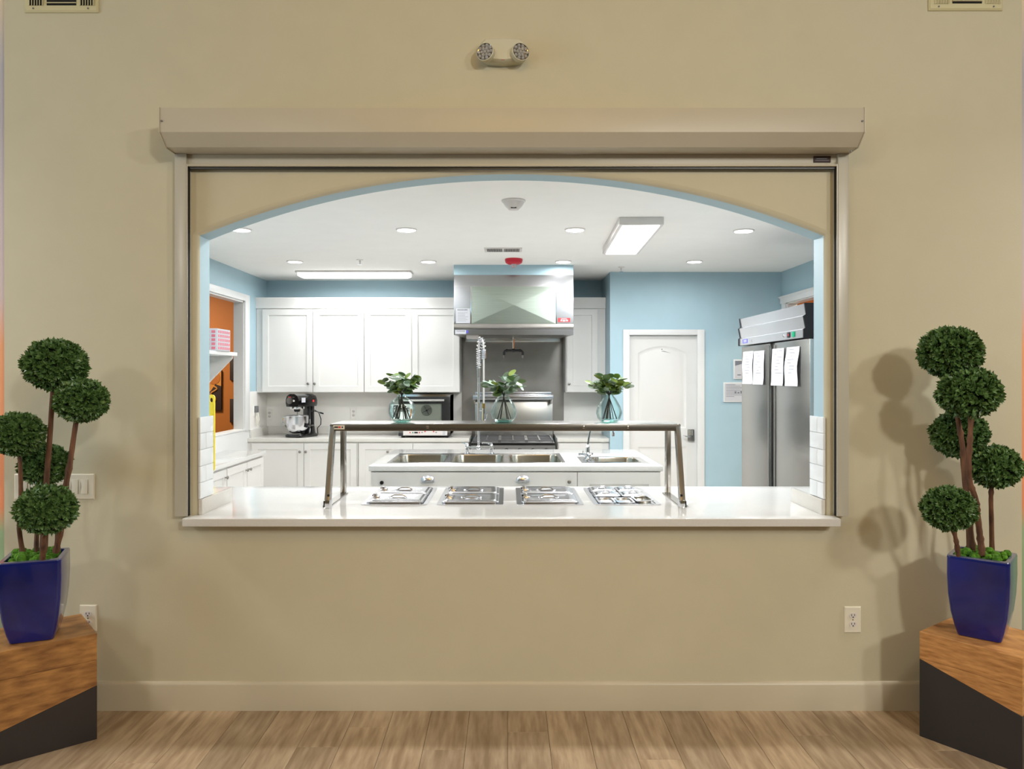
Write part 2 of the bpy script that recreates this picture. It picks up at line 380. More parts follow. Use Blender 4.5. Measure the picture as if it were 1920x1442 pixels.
# window_1: the cased opening in the west wall
w1 = bpy.data.objects.new('window_1', None); COL.objects.link(w1); w1['kind'] = 'structure'
cw = .13
MB().box(XW, XW + .02, wo1, wo1 + cw, 1.0 - .0, 2.335 + .07).build('casing', m_whitetrim, w1, bevel=.003)
MB().box(XW, XW + .02, wo0 - cw, wo0, 1.0, 2.335 + .07).build('casing', m_whitetrim, w1, bevel=.003)
MB().box(XW, XW + .022, wo0, wo1, 2.335, 2.335 + .07).build('head_casing', m_whitetrim, w1, bevel=.003)
MB().box(XW - .1, XW, wo1 - .012, wo1, 1.0, 2.335).build('jamb', m_whitetrim, w1)
MB().box(XW - .1, XW, wo0, wo0 + .012, 1.0, 2.335).build('jamb', m_whitetrim, w1)
MB().box(XW - .1, XW, wo0, wo1, 2.32, 2.335).build('head_jamb', m_whitetrim, w1)
MB().box(XW - .1, XW + .012, wo0, wo1, 1.0, 1.018).build('window_sill', m_whitetrim, w1, bevel=.003)
# door_2: cased doorway in the east wall
d2 = bpy.data.objects.new('door_2', None); COL.objects.link(d2); d2['kind'] = 'structure'
MB().box(XE - .02, XE, do1, do1 + .1, 0, 2.305).build('casing', m_whitetrim, d2, bevel=.003)
MB().box(XE - .02, XE, do0 - .1, do0, 0, 2.305).build('casing', m_whitetrim, d2, bevel=.003)
MB().prism([(XE, 2.305), (XE - .022, 2.305), (XE - .022, 2.352), (XE - .045, 2.376), (XE, 2.376)], 'y', do0 - .13, do1 + .13).build('head_casing', m_whitetrim, d2)
MB().box(XE, XE + .1, do1 - .015, do1, 0, 2.305).box(XE, XE + .1, do0, do1, 2.295, 2.305).build('jamb', m_whitetrim, d2)
# rooms beyond
struct(MB().box(-6, XW - .1, 9.5, 9.6, 0, 3.0), 'wall_beyond_left', m_orange)
struct(MB().box(-6, XW - .1, 5.35, 9.6, 3.0, 3.1), 'ceiling_beyond_left', m_ceil)
struct(MB().box(4.4, 4.5, 5.3, 9.0, 0, 3.0).box(XE + .1, 4.4, 8.6, 8.7, 0, 3.0), 'wall_beyond_right', m_orange)

# backsplash and upstands
struct(MB().box(XW + .001, XS - .001, DK - .008, DK, .9, 1.4), 'trim_1', m_splash)
struct(MB().box(XW, XW + .008, 7.83, DK - .008, .9, 1.4), 'trim_2', m_splash)
struct(MB().box(XW, XW + .008, 6.0, wo1 + cw, .05, .999), 'trim_3', m_whitetrim)

# door_1
d1 = bpy.data.objects.new('door_1', None); COL.objects.link(d1); d1['kind'] = 'structure'
cx0, cx1, czt = X(1168, DD), X(1320.5, DD), Z(618, DD)
MB().box(cx0, dx0 + .012, DD - .018, DD, 0, czt).build('casing', m_whitetrim, d1, bevel=.004)
MB().box(dx1 - .012, cx1, DD - .018, DD, 0, czt).build('casing', m_whitetrim, d1, bevel=.004)
MB().box(dx0 + .012, dx1 - .012, DD - .018, DD, dzt - .012, czt).build('head_casing', m_whitetrim, d1, bevel=.004)
sl = MB()
a, b = dx0 + .004, dx1 - .004; yf = DD + .03
pa, pb = X(1196, yf), X(1287, yf); zsp, zap, zbo = Z(662, yf), Z(649, yf), Z(803, yf); zl1 = Z(838, yf)
def archpts(x0, x1, z0, zs, za, n=14):
    pts = [(x0, z0), (x1, z0)]; c = (x0 + x1) / 2; hs = (x1 - x0) / 2; sg = za - zs; Rd = (hs * hs + sg * sg) / (2 * sg); a0 = math.asin(hs / Rd)
    for k in range(n + 1):
        t = a0 - 2 * a0 * k / n; pts.append((c + Rd * sin(t), za - Rd + Rd * cos(t)))
    return pts
def recess(mb, outer, f):
    c = (sum(p[0] for p in outer) / len(outer), sum(p[1] for p in outer) / len(outer))
    def ins(k, d): return [(p[0] + (k if p[0] < c[0] - .001 else -k if p[0] > c[0] + .001 else 0), d, p[1] + (k if p[1] < c[1] else -k)) for p in outer]
    mb.loft([ins(0, yf), ins(.012, yf + .007), ins(.03, yf + .007), ins(.05, yf + .002)], False, True)
up_ = archpts(pa, pb, zbo, zsp, zap); lo_ = [(pa, .22), (pb, .22), (pb, zl1), (pa, zl1)]
# face of the slab around the two recesses
sl.box(a, b, yf + .012, yf + .036, .01, dzt - .004)
sl.add([(a, yf, .01), (pa, yf, .01), (pa, yf, dzt - .004), (a, yf, dzt - .004)], [(0, 1, 2, 3)])
sl.add([(pb, yf, .01), (b, yf, .01), (b, yf, dzt - .004), (pb, yf, dzt - .004)], [(0, 1, 2, 3)])
sl.add([(pa, yf, zl1), (pb, yf, zl1), (pb, yf, zbo), (pa, yf, zbo)], [(0, 1, 2, 3)])
sl.add([(pa, yf, .01), (pb, yf, .01), (pb, yf, .22), (pa, yf, .22)], [(0, 1, 2, 3)])
ar = up_[2:]
for p, q in zip(ar[:-1], ar[1:]):
    sl.add([(q[0], yf, q[1]), (p[0], yf, p[1]), (p[0], yf, dzt - .004), (q[0], yf, dzt - .004)], [(0, 1, 2, 3)])
recess(sl, up_, yf); recess(sl, lo_, yf)
sl.build('door_panel', m_white, d1)
lk = MB().box(X(1289, yf), X(1301, yf), yf - .022, yf, Z(827, yf), Z(805, yf)).build('door_handle', m_steeld, d1, bevel=.004)
MB().tube([P(1295, 819, yf - .02), P(1295, 819, yf - .05), P(1288, 818.5, yf - .055), P(1281, 817.5, yf - .05)], .008, 8).build('lever', m_chrome, lk)
kb = MB()
for r_ in range(4):
    for c_ in range(3): kb.ball(P(1292 + c_ * 3, 808 + r_ * 2.4, yf - .022), .0045, 6, 4)
kb.build('keypad_button', m_plate, lk, kind='stuff')

# ------------------------------------------------------------------ rolling counter shutter on the hall face
sh = thing('roller_shutter', 'greige rolling counter shutter rolled up in its box above the arched opening', 'shutter', (0, DW, 0))
hx0, hx1 = X(298, 3.296), X(1622, 3.296)
g = lambda *a: tuple(a)
DWL = 0
hp = [(0, 2.7535), (-.208, 2.7535), (-.208, 2.646), (-.149, 2.597), (0, 2.597)]
MB().prism(hp, 'x', hx0 + .004, hx1 - .004).build('housing', m_housing, sh, bevel=.002)
for x0, x1 in ((hx0, hx0 + .004), (hx1 - .004, hx1)):
    MB().prism([(0, 2.756), (-.2105, 2.756), (-.2105, 2.645), (-.15, 2.594), (0, 2.594)], 'x', x0, x1).build('end_cap', m_housing, sh)
for px, py, d in ((303, 227, 3.295), (1617, 227, 3.295), (1596, 283.5, 3.35)):
    p = P(px, py, d); s_ = MB().cyl((p.x, d - DW - .003, p.z), (p.x, d - DW + .004, p.z), .0045, 8).build('screw', m_grey, sh)
rd = 3.45 - DW
for s, (a_, b_) in ((1, (X(327, 3.45), X(349, 3.45))), (-1, (X(1571.5, 3.45), X(1592, 3.45)))):
    r_ = MB().box(a_, b_, rd, 0, .917, 2.597).build('guide_rail', m_rail, sh, bevel=.004)
    inner = b_ if s == 1 else a_
    MB().box(inner, inner + s * .004, rd + .012, rd + .034, .917, 2.55).build('guide_slot', m_dark, r_)
    MB().box(inner, inner + s * .0035, rd + .004, rd + .010, .917, 2.55).build('guide_lip', m_rail, r_)
bar = MB().box(X(350, 3.47), X(1571, 3.47), 3.465 - DW, 3.485 - DW, Z(312, 3.465), 2.597).box(X(350, 3.47), X(1571, 3.47), 3.455 - DW, 3.485 - DW, Z(312.5, 3.465), Z(309, 3.465)).build('bottom_bar', m_housing, sh, bevel=.002)
MB().box(X(350, 3.48), X(1571, 3.48), 3.47 - DW, 3.487 - DW, Z(316.5, 3.47), Z(312.6, 3.465)).build('shadow_strip', m_black, bar)  # black strip stands in for the shadow line below the bottom bar
lb = MB().box(X(1526, 3.46), X(1558, 3.46), 3.461 - DW, 3.466 - DW, Z(304.5, 3.46), Z(292.5, 3.46)).build('maker_plate', m_brown, sh, bevel=.001, label='dark maker plate on the bottom bar')
MB().box(X(1531, 3.46), X(1551, 3.46), 3.4604 - DW, 3.4612 - DW, Z(298, 3.46), Z(296.6, 3.46)).box(X(1529, 3.46), X(1555, 3.46), 3.4604 - DW, 3.4612 - DW, Z(301, 3.46), Z(300.2, 3.46)).build('engraving', m_grey, lb, kind='stuff')

# ------------------------------------------------------------------ serving counter
wells = [(676, 801), (818.6, 943.8), (969, 1095), (1114.5, 1240.5)]
WD0, WD1 = 3.775, 4.335
WX = [(-.745, -.408), (-.3605, -.0225), (.046, .386), (.4375, .778)]
cxl, cxr = X(341, 3.413), X(1577, 3.413)
xs = [cxl, JL, JR, cxr, -2.7, 2.8]; ys = [3.413, DW, DB, 4.41, WD0 + .02, WD1 - .02]
for a_, b_ in WX: xs += [a_ + .018, b_ - .018]
def cf(x, y):
    if y < DW: return cxl < x < cxr
    if y < DB: return JL < x < JR
    if WD0 + .02 < y < WD1 - .02:
        for a_, b_ in WX:
            if a_ + .018 < x < b_ - .018: return False
    return True
ct = grid_slab(MB(), xs, ys, cf, .877, ZCT).build('serving_counter', m_quartz, bevel=.005, seg=3)
tag(ct, 'long white quartz serving counter filling the foot of the arched opening', 'counter')
struct(MB().box(JL, JL + .018, DW + .004, DB + .25, ZCT, .985), 'trim_5', m_quartz2, bevel=.002)
struct(MB().box(JR - .018, JR, DW + .004, DB + .25, ZCT, .985), 'trim_6', m_quartz2, bevel=.002)
# jamb tiles
for s, x0 in ((1, JL), (-1, JR)):
    tw, th = .15, .0775
    for r_ in range(5):
        z0 = .987 + r_ * th
        cuts = [0, .072, .16] if (r_ % 2 == 0) == (s == -1) else [0, .16]
        for a_, b_ in zip(cuts[:-1], cuts[1:]):
            MB().box(x0, x0 + s * .010, DW + .002 + a_ + .001, DW + .002 + b_ - .001, z0 + .001, z0 + th - .0015).build('tile', m_tile, wall_front, bevel=.002)
    MB().box(x0 - s * .001, x0 + s * .006, DW + .004, DW + .158, .987, .987 + 5 * th - .003).build('grout', m_grout, wall_front)

# ------------------------------------------------------------------ hot wells, lids, insert pans
def P_rect(mb, x0, x1, y0, y1, z, r, w, t):
    mb.loft([rr(x0, x1, y0, y1, r, z), rr(x0, x1, y0, y1, r, z + t), rr(x0 + w, x1 - w, y0 + w, y1 - w, max(r - w * .5, .004), z + t), rr(x0 + w, x1 - w, y0 + w, y1 - w, max(r - w * .5, .004), z - .10)], True, False)
ords = ['first well from the tall faucet-side stand foot', '', '', '']
wl = ['covered hot well nearest the left leg of the serving shelf', 'covered hot well second from the left leg of the serving shelf',
      'covered hot well third from the left, before the six-pan well', 'hot well at the right end holding small insert pans']
for i, (a_, b_) in enumerate(WX):
    t = thing('hot_well', 'stainless ' + wl[i], 'food well', ((a_ + b_) / 2, (WD0 + WD1) / 2, ZCT), 0, 'hot wells set in the serving counter')
    hw, hd = (b_ - a_) / 2, (WD1 - WD0) / 2
    fr = MB(); P_rect(fr, -hw, hw, -hd, hd, 0, .012, .022, .003); fr.build('flange', m_pan, t)
    MB().loft([rr(-hw + .022, hw - .022, -hd + .022, hd - .022, .02, 0), rr(-hw + .03, hw - .03, -hd + .03, hd - .03, .03, -.12)], False, True).build('basin', m_steeld, t)
lidw = .300; lidn = 0
def make_lid(label, loc, wd, dp, group):
    t = thing('pan_lid', label, 'lid', loc, 0, group)
    hw, hd = wd / 2, dp / 2
    L_ = MB().loft([rr(-hw, hw, -hd, hd, .02, 0), rr(-hw, hw, -hd, hd, .02, .008), rr(-hw + .003, hw - .003, -hd + .003, hd - .003, .02, .0095), rr(-hw + .012, hw - .012, -hd + .012, hd - .012, .02, .0095),
                    rr(-hw + .018, hw - .018, -hd + .018, hd - .018, .018, .014), rr(-hw + .026, hw - .026, -hd + .026, hd - .026, .016, .016),
                    rr(-hw + .05, hw - .05, -hd + .05, hd - .05, .015, .0115)], True, True)
    L_.build('lid_plate', m_pan, t)
    # oval dished grip
    n = 20; rx, ry = min(.05, wd * .2), min(.028, dp * .16)
    lp = lambda k, z: [(rx * k * cos(2 * pi * i / n), ry * k * sin(2 * pi * i / n), z) for i in range(n)]
    MB().loft([lp(1.15, .0115), lp(1.05, .0155), lp(.95, .0155), lp(.6, .0125), lp(.2, .012)], True, True).build('dished_grip', m_pan, t)
    MB().tube([(-rx * .8, 0, .0145), (-rx * .4, 0, .024), (rx * .4, 0, .024), (rx * .8, 0, .0145)], .0035, 6).build('handle', m_pan, t)
    return t
grp = 'half pan lids on the hot wells'
for i, (a_, b_) in enumerate(WX[:3]):
    nm = ['left end', 'second', 'third'][i]
    for j, (y0, y1) in enumerate(((WD0 + .026, WD0 + .28), (WD0 + .282, WD1 - .026))):
        t = make_lid('steel half lid on the %s hot well, %s half' % (nm, ('front', 'rear')[j]), ((a_ + b_) / 2, (y0 + y1) / 2, ZCT + .003), b_ - a_ - .05, y1 - y0 - .004, grp)
        hw = (b_ - a_ - .05) / 2
        q = MB().box(-hw + .01, -hw + .045, -.022, .022, .014, .019).box(-hw + .012, -hw + .03, -.012, .012, .019, .032).build('hinge', m_pan, t, bevel=.003)
        MB().box(-hw + .004, -hw + .0275, .013, .021, .0145, .0215).build('hinge_gap', m_dark, q)
a_, b_ = WX[3]
w3 = (b_ - a_ - .05) / 3
for k in range(3):
    xc = a_ + .025 + w3 * (k + .5)
    t = thing('insert_pan', 'open steel insert pan, %s of the front row in the right well' % ('leftmost', 'middle', 'tilted rightmost')[k], 'pan', (xc, WD0 + .026 + .085, ZCT + .004), 0, 'open insert pans in the front row')
    if k == 2: t.rotation_euler = (.0, R(-3.5), R(2)); t.location.z += .006; t.location.y += .02
    hw, hd = w3 / 2 - .002, .082
    MB().loft([rr(-hw, hw, -hd, hd, .018, .0), rr(-hw, hw, -hd, hd, .018, .003), rr(-hw + .01, hw - .01, -hd + .01, hd - .01, .02, .003), rr(-hw + .012, hw - .012, -hd + .012, hd - .012, .02, -.004)], False, False).build('rim', m_pan, t)
    MB().loft([rr(-hw + .012, hw - .012, -hd + .012, hd - .012, .022, .0), rr(-hw + .018, hw - .018, -hd + .018, hd - .018, .024, -.085), rr(-hw + .03, hw - .03, -hd + .03, hd - .03, .02, -.095)], False, True).build('pan_bowl', m_bowl, t)
w2 = (b_ - a_ - .05) / 2
for c_ in range(2):
    for r_ in range(2):
        xc = a_ + .025 + w2 * (c_ + .5); y0 = WD0 + .205 + r_ * .165
        t = make_lid('small notched pan lid in the right well, %s column, %s row' % (('left', 'right')[c_], ('middle', 'rear')[r_]), (xc, y0 + .08, ZCT + .004), w2 - .004, .158, 'small lids behind the open insert pans')
        MB().box(-.012, .012, -.079, -.066, .0045, .0065).build('ladle_notch', m_dark, t)

# ------------------------------------------------------------------ serving shelf
ss = thing('serving_shelf', 'brushed steel sneeze-guard shelf standing on four legs on the serving counter', 'shelf', (0, 0, ZCT))
SZ = 1.3155; SX0, SX1 = X(618.5, 3.91), X(1276.5, 3.91); SD0, SD1 = 3.91, 4.20
z0 = SZ - ZCT
MB().box(SX0, SX1, SD0, SD1, z0 - .004, z0).box(SX0, SX1, SD0, SD0 + .004, z0 - .037, z0).box(SX0, SX1, SD1 - .004, SD1, z0 - .037, z0).build('shelf_top', m_shelf, ss, bevel=.0015)
for sx, (ft, fb, bt, bb) in ((1, ((623.5), (614), (645), (646))), (-1, ((1270.5), (1279.5), (1251), (1251)))):
    xt, xb = X(ft, 3.93), X(fb, 3.69)
    hw = .0125
    lg = MB().loft([[(xb - hw, 3.675, .03), (xb + hw, 3.675, .03), (xb + hw, 3.725, .03), (xb - hw, 3.725, .03)], [(xt - hw, 3.915, z0 - .004), (xt + hw, 3.915, z0 - .004), (xt + hw, 3.965, z0 - .004), (xt - hw, 3.965, z0 - .004)]]).build('leg', m_shelf, ss, bevel=.002)
    MB().box(xb - hw - .001, xb + hw + .001, 3.672, 3.728, 0, .04).build('leg_foot', m_chrome, lg, bevel=.001)
    MB().box(xb - hw - .003, xb - hw + .002, 3.6705, 3.676, .006, .036).build('pane_slot', m_dark, lg) if sx == 1 else MB().box(xb + hw - .002, xb + hw + .003, 3.6705, 3.676, .006, .036).build('pane_slot', m_dark, lg)
    MB().cyl((xb + sx * .004, 3.703, .062), (xb + sx * .004, 3.690, .062), .006, 8).build('bolt', m_black, lg)
    xk = X(bt, 4.19)
    MB().box(xk - hw, xk + hw, 4.15, 4.198, 0, z0 - .004).build('leg', m_shelf, ss, bevel=.002)
    MB().box(min(xb, xk) - .004, max(xb, xk) + .004, 3.725, 4.15, 0, .006).build('foot_rail', m_shelf, ss)
pl_ = MB().box(X(625, SD0), X(646, SD0), SD0 - .002, SD0, Z(805, SD0), Z(797.5, SD0)).build('name_plate', m_plate, ss)
pl_.location = (0, 0, -ZCT)
o = MB().box(X(627, SD0), X(634, SD0), SD0 - .0028, SD0 - .002, Z(802.5, SD0), Z(799.5, SD0), 0).box(X(634.5, SD0), X(639, SD0), SD0 - .0028, SD0 - .002, Z(802.5, SD0), Z(799.5, SD0), 1).box(X(640.5, SD0), X(643.5, SD0), SD0 - .0028, SD0 - .002, Z(802.5, SD0), Z(800, SD0), 0).build('lettering', [m_inkd, m_redlab], pl_, kind='stuff')
for px in (802, 1094, 1177):
    p = P(px, 801, SD0); MB().lathe([(.0075, 0), (.0075, .002), (.004, .003)], 12, mtx=Matrix.Translation((p.x, SD0, p.z - ZCT)) @ Matrix.Rotation(R(90), 4, 'X')).build('screw', m_chrome, ss)

# ------------------------------------------------------------------ vases and eucalyptus
def prof_inner(pr, t): return [(max(r - t, .001), z) for r, z in pr]
vdata = [(753.5, [(.032, 0), (.046, .004), (.062, .022), (.0715, .048), (.0725, .072), (.068, .096), (.056, .116), (.040, .128), (.027, .136), (.022, .146), (.0235, .152), (.027, .160)], 'round clear glass vase with water, in front of the countertop oven'),
         (944.5, [(.036, 0), (.047, .004), (.062, .022), (.0705, .045), (.071, .062), (.063, .088), (.051, .110), (.037, .130), (.026, .142), (.021, .150), (.022, .157), (.028, .164)], 'teardrop bubble-glass vase in the middle, in front of the range'),
         (1142, [(.036, 0), (.047, .004), (.062, .022), (.0700, .045), (.070, .060), (.062, .086), (.050, .108), (.037, .130), (.026, .142), (.022, .150), (.023, .156), (.028, .163)], 'teardrop bubble-glass vase beside the white pantry door')]
leafmesh = {}
def leaf_obj(mat):
    mb = MB(); n = 10; mb.v.append((.017, 0, -.0015))
    for i in range(n):
        a = 2 * pi * i / n
        mb.v.append((.017 - .016 * cos(a), .0125 * sin(a) * (1 + .15 * cos(a)), .002 * abs(sin(a)) + .001 * cos(2 * a)))
    for i in range(n): mb.f.append((0, 1 + i, 1 + (i + 1) % n))
    me = bpy.data.meshes.new('leaf'); me.from_pydata(mb.v, [], mb.f); me.materials.append(mat)
    me.polygons.foreach_set('use_smooth', [True] * len(me.polygons))
    return me
LM = [leaf_obj(m_leaf), leaf_obj(m_leafg), leaf_obj(m_leafy)]
eu = [('dark', (.55, .2, .25), 'dark green eucalyptus sprigs in the round water-filled vase', .105, .098, 0),
      ('grey', (.3, .6, .1), 'grey-green eucalyptus sprigs in the middle vase', .128, .104, 1),
      ('olive', (.45, .15, .4), 'olive green eucalyptus sprigs in the vase beside the pantry door', .115, .096, 2)]
for vi, (px, pr, lab) in enumerate(vdata):
    Dv = 4.05; vx = X(px, Dv)
    t = thing('glass_vase', lab, 'vase', (vx, Dv, SZ), 0, 'glass vases on the serving shelf')
    inner = [(max(r - .0035, .001), z) for r, z in pr if z >= .012]
    loops = pr + list(reversed(inner)) + [(.001, .014)]
    MB().lathe(loops, 40, cap0=True, cap1=True).build('vase_body', m_glass, t)
    MB().lathe([(.020, .002), (.040, .005), (.046, .009), (.030, .0115), (.001, .0118)], 28).build('thick_base', m_aqua, t)
    if vi == 0:
        wp = [(max(r - .0045, .001), z) for r, z in pr if .014 < z < .112]
        MB().lathe([(.02, .0155)] + wp, 40).build('water', m_water, t)
    kind, mix, lab2, rs, hh, sd = eu[vi]
    e = thing('eucalyptus_bunch', lab2, 'plant', (vx, Dv, SZ), 0, 'eucalyptus bunches in the glass vases')
    rnd = random.Random(11 + sd)
    ns = 10
    for k in range(ns):
        a = 2 * pi * k / ns + rnd.uniform(-.3, .3); ab = a + pi + rnd.uniform(-.5, .5)
        br = rnd.uniform(.02, .042); tr = rs * rnd.uniform(.35, .92) * (1 if abs(cos(a)) > .4 else .8); th = .158 + hh * rnd.uniform(.38, 1.08) * (1.05 - .25 * (tr / rs))
        pts = []
        for q in range(11):
            u = q / 10
            if u <= .4:
                s_ = u / .4; pts.append((br * cos(ab) * (1 - s_) + .004 * cos(a) * s_, br * sin(ab) * (1 - s_) + .004 * sin(a) * s_, .018 + (.150 - .018) * s_))
            else:
                s_ = (u - .4) / .6; rr_ = .004 + (tr - .004) * s_ ** 1.2
                pts.append((rr_ * cos(a), rr_ * sin(a), .150 + (th - .150) * (s_ ** .85)))
        st = MB().tube(pts, [.0021] * 7 + [.0016, .0014, .0012, .001], 6).build('stem', m_stem, e)
        for q in range(5):
            u = .53 + .115 * q; fi = u * 10; i0 = min(int(fi), 9); fr_ = fi - i0
            p = Vector(pts[i0]).lerp(Vector(pts[i0 + 1]), fr_)
            for sgn in ((-1, 1) if q else (1 if k % 2 else -1,)):
                az = a + sgn * rnd.uniform(.5, 1.5); el = rnd.uniform(-.35, .55)
                w_ = rnd.random(); me = LM[0] if w_ < mix[0] else LM[1] if w_ < mix[0] + mix[1] else LM[2]
                lo = bpy.data.objects.new('leaf', me); COL.objects.link(lo); lo.parent = st; lo.location = p
                lo.rotation_euler = (rnd.uniform(-1.0, 1.0), -el, az); s_ = rnd.uniform(1.35, 1.85); lo.scale = (s_, s_, s_)

# ------------------------------------------------------------------ cabinets
def knob(parent, x, z, y=0):
    return MB().lathe([(.006, 0), (.005, .012), (.011, .016), (.0145, .022), (.0125, .028), (.004, .031)], 12, mtx=Matrix.Translation((x, y, z)) @ Matrix.Rotation(R(90), 4, 'X')).build('knob', m_steeld, parent)
def shaker(parent, x0, x1, z0, z1, name='door', kx=None, kz=None, fr=.062, flat=False):
    mb = MB(); t = .02
    if flat: mb.box(x0, x1, -t, 0, z0, z1)
    else:
        mb.box(x0, x1, -.010, 0, z0, z1)
        mb.loft([[(x0, -.010, z0), (x1, -.010, z0), (x1, -.010, z1), (x0, -.010, z1)], [(x0, -t, z0), (x1, -t, z0), (x1, -t, z1), (x0, -t, z1)],
                 [(x0 + fr, -t, z0 + fr), (x1 - fr, -t, z0 + fr), (x1 - fr, -t, z1 - fr), (x0 + fr, -t, z1 - fr)],
                 [(x0 + fr + .004, -.010, z0 + fr + .004), (x1 - fr - .004, -.010, z0 + fr + .004), (x1 - fr - .004, -.010, z1 - fr - .004), (x0 + fr + .004, -.010, z1 - fr - .004)]], False, False)
    o = mb.build(name, m_white, parent, smooth=False)
    if kx is not None: knob(o, kx, kz, -t)
    return o
UF = 8.04
def upper(label, x0, x1, doors, crown_l=0, crown_r=0):
    t = thing('wall_cabinet', label, 'cabinet', (x0, UF + .02, 1.385), 0, 'white upper cabinets')
    w_ = x1 - x0; h = 2.41 - 1.385; dp = DK - .009 - UF - .02
    MB().box(0, w_, 0, dp, 0, h - .05).build('body', m_white, t, bevel=.002)
    cp = [(0, h - .115), (-.014, h - .115), (-.016, h - .06), (-.034, h - .018), (-.036, h), (0, h)]
    cm = MB(); cm.loft([[(-crown_l * (-y_) if True else 0, y_, z_) for y_, z_ in cp], [(w_ + crown_r * (-y_), y_, z_) for y_, z_ in cp]])
    cm.box(0, w_, 0, dp, h - .05, h)
    cm.build('crown_moulding', m_white, t)
    for a_, b_, kx in doors:
        shaker(t, a_ - x0, b_ - x0, Z(735, UF) - 1.385, Z(580, UF) - 1.385, kx=None if kx is None else kx - x0, kz=Z(719.5, UF) - 1.385)
    return t
xu = lambda px: X(px, UF)
upper('white two-door upper cabinet above the stand mixer', XW + .002, xu(682.5), [(xu(492), xu(586), xu(578.5)), (xu(587.3), xu(682), xu(590.5))], .3, 0)
upper('white two-door upper cabinet between the mixer cabinet and the range hood', xu(682.7), xu(862), [(xu(683.3), xu(771.5), None), (xu(772.5), xu(861), None)])
upper('narrow white upper cabinet beside the powder blue jog, hood side', xu(1061), XS - .002, [(xu(1063), xu(1120.5), xu(1067))])
BF = 7.79
def base_cab(label, x0, x1, doors, name='base_cabinet'):
    t = thing(name, label, 'cabinet', (x0, BF, 0), 0, 'white base cabinets on the back wall')
    w_ = x1 - x0
    MB().box(0, w_, 0, DK - .009 - BF, .1, .877).box(.0, w_, .07, DK - .009 - BF, 0, .1).build('body', m_white, t)
    for a_, b_, kx in doors: shaker(t, a_ - x0, b_ - x0, .12, .862, kx=None if kx is None else kx - x0, kz=Z(846.7, BF))
    return t
xb_ = lambda px: X(px, BF)
base_cab('white double base cabinet below the stand mixer', XW + .002, xb_(671.5), [(xb_(473), xb_(570.3), xb_(564)), (xb_(571.2), xb_(669), xb_(575))])
base_cab('white double base cabinet below the countertop oven', xb_(672), xb_(878), [(xb_(673.5), xb_(774), xb_(728)), (xb_(775), xb_(876), None)])
base_cab('narrow white base cabinet between the range and the blue jog', xb_(1046), XS - .002, [(xb_(1047.5), xb_(1129), None)])
for nm, x0, x1 in (('left run of white quartz worktop under mixer and oven', XW + .001, X(880, 7.77)), ('short white quartz worktop at the hood-side of the pantry jog', X(1045, 7.77), XS - .001)):
    c = MB().box(x0, x1, 7.765, DK - .009, .877, ZCT).build('back_worktop', m_quartz2, bevel=.003); tag(c, nm, 'worktop', 'worktops on the back wall')
    struct(MB().box(x0, x1, DK - .030, DK - .009, ZCT, 1.0), 'trim_7' if x0 < -2 else 'trim_8', m_quartz2, bevel=.002)
    if x0 < -2: struct(MB().box(XW + .009, XW + .03, 7.83, DK - .03, ZCT, 1.0), 'trim_9', m_quartz2, bevel=.002)
# low cabinet along the west wall
t = thing('base_cabinet', 'low white base cabinet under the cased wall opening', 'cabinet', (-2.345, 4.6, 0), pi / 2, 'white base cabinets on the west wall')
MB().box(0, 2.53, 0, .373, .1, .81).box(0, 2.53, .06, .373, 0, .1).build('body', m_white, t)
for k, (a_, b_, kx) in enumerate(((.06, .53, .5), (.55, 1.05, .58), (1.07, 1.565, 1.53), (1.585, 2.045, 2.01), (2.055, 2.50, 2.09))):
    shaker(t, a_, b_, .12, .795, kx=kx, kz=.73)
c = MB().box(-2.719, -2.318, 4.58, 7.145, .812, .85).build('side_worktop', m_quartz, bevel=.003); tag(c, 'low white quartz worktop along the wall with the cased opening', 'worktop')

# ------------------------------------------------------------------ island
IX0, IX1, ID0, ID1 = X(691, 5.395), X(1243, 5.395), 5.395, 6.62
isl = thing('island_cabinet', 'white island cabinet with cup pulls under the sinks', 'cabinet', (IX0 + .014, ID0 + .02, 0))
iw = IX1 - IX0 - .028; dpt = ID1 - ID0 - .04
MB().box(0, .018, 0, dpt, .1, .877).box(iw - .018, iw, 0, dpt, .1, .877).box(0, iw, dpt - .018, dpt, .1, .877).box(0, iw, .004, .02, .1, .877).box(0, iw, .07, dpt, 0, .1).build('body', m_white, isl)
ixl = lambda px: X(px, ID0) - (IX0 + .014)
dr = shaker(isl, .004, ixl(1082), .12, .868, 'front_panel', flat=True)
for px in (802, 980.5):
    cu = MB(); n = 14; loops = []
    for j in range(6):
        ph = R(90) * j / 5
        loops.append([(ixl(px) + .05 * cos(R(180) * i / n) * cos(ph * .97), -.02 - .024 * sin(ph) - .001, Z(903.5, ID0) + .052 * sin(R(180) * i / n) * (1 - .25 * sin(ph)) + .0 * j) for i in range(n + 1)])
    loops2 = []
    for j in range(7):
        th = R(90) * j / 6
        loops2.append([(ixl(px) + .05 * sin(R(-90) + R(180) * i / n), -.02 - .027 * sin(th) * cos(R(-90) + R(180) * i / n) ** .5 if 0 < i < n else -.0205, Z(903, ID0) + .048 * cos(th) * max(cos(R(-90) + R(180) * i / n), 0) ** .6) for i in range(n + 1)])
    cu.loft(loops2, False, False, closed=False); cu.build('cup_pull', m_pan, dr)
rg = MB().lathe([(.014, 0), (.014, .01), (.008, .012), (.008, .006), (.001, .006)], 14, mtx=Matrix.Translation((ixl(716), -.02, Z(905, ID0))) @ Matrix.Rotation(R(90), 4, 'X')).build('lock', m_black, dr, label='black cabinet lock')
knob(dr, ixl(1067), Z(903, ID0), -.02)
shaker(isl, ixl(1083.2), iw - .004, .12, .868, 'front_panel', fr=.085)
S1 = (-.905, .435, 5.56, 6.25); S2 = (.555, 1.055, 5.53, 5.99)
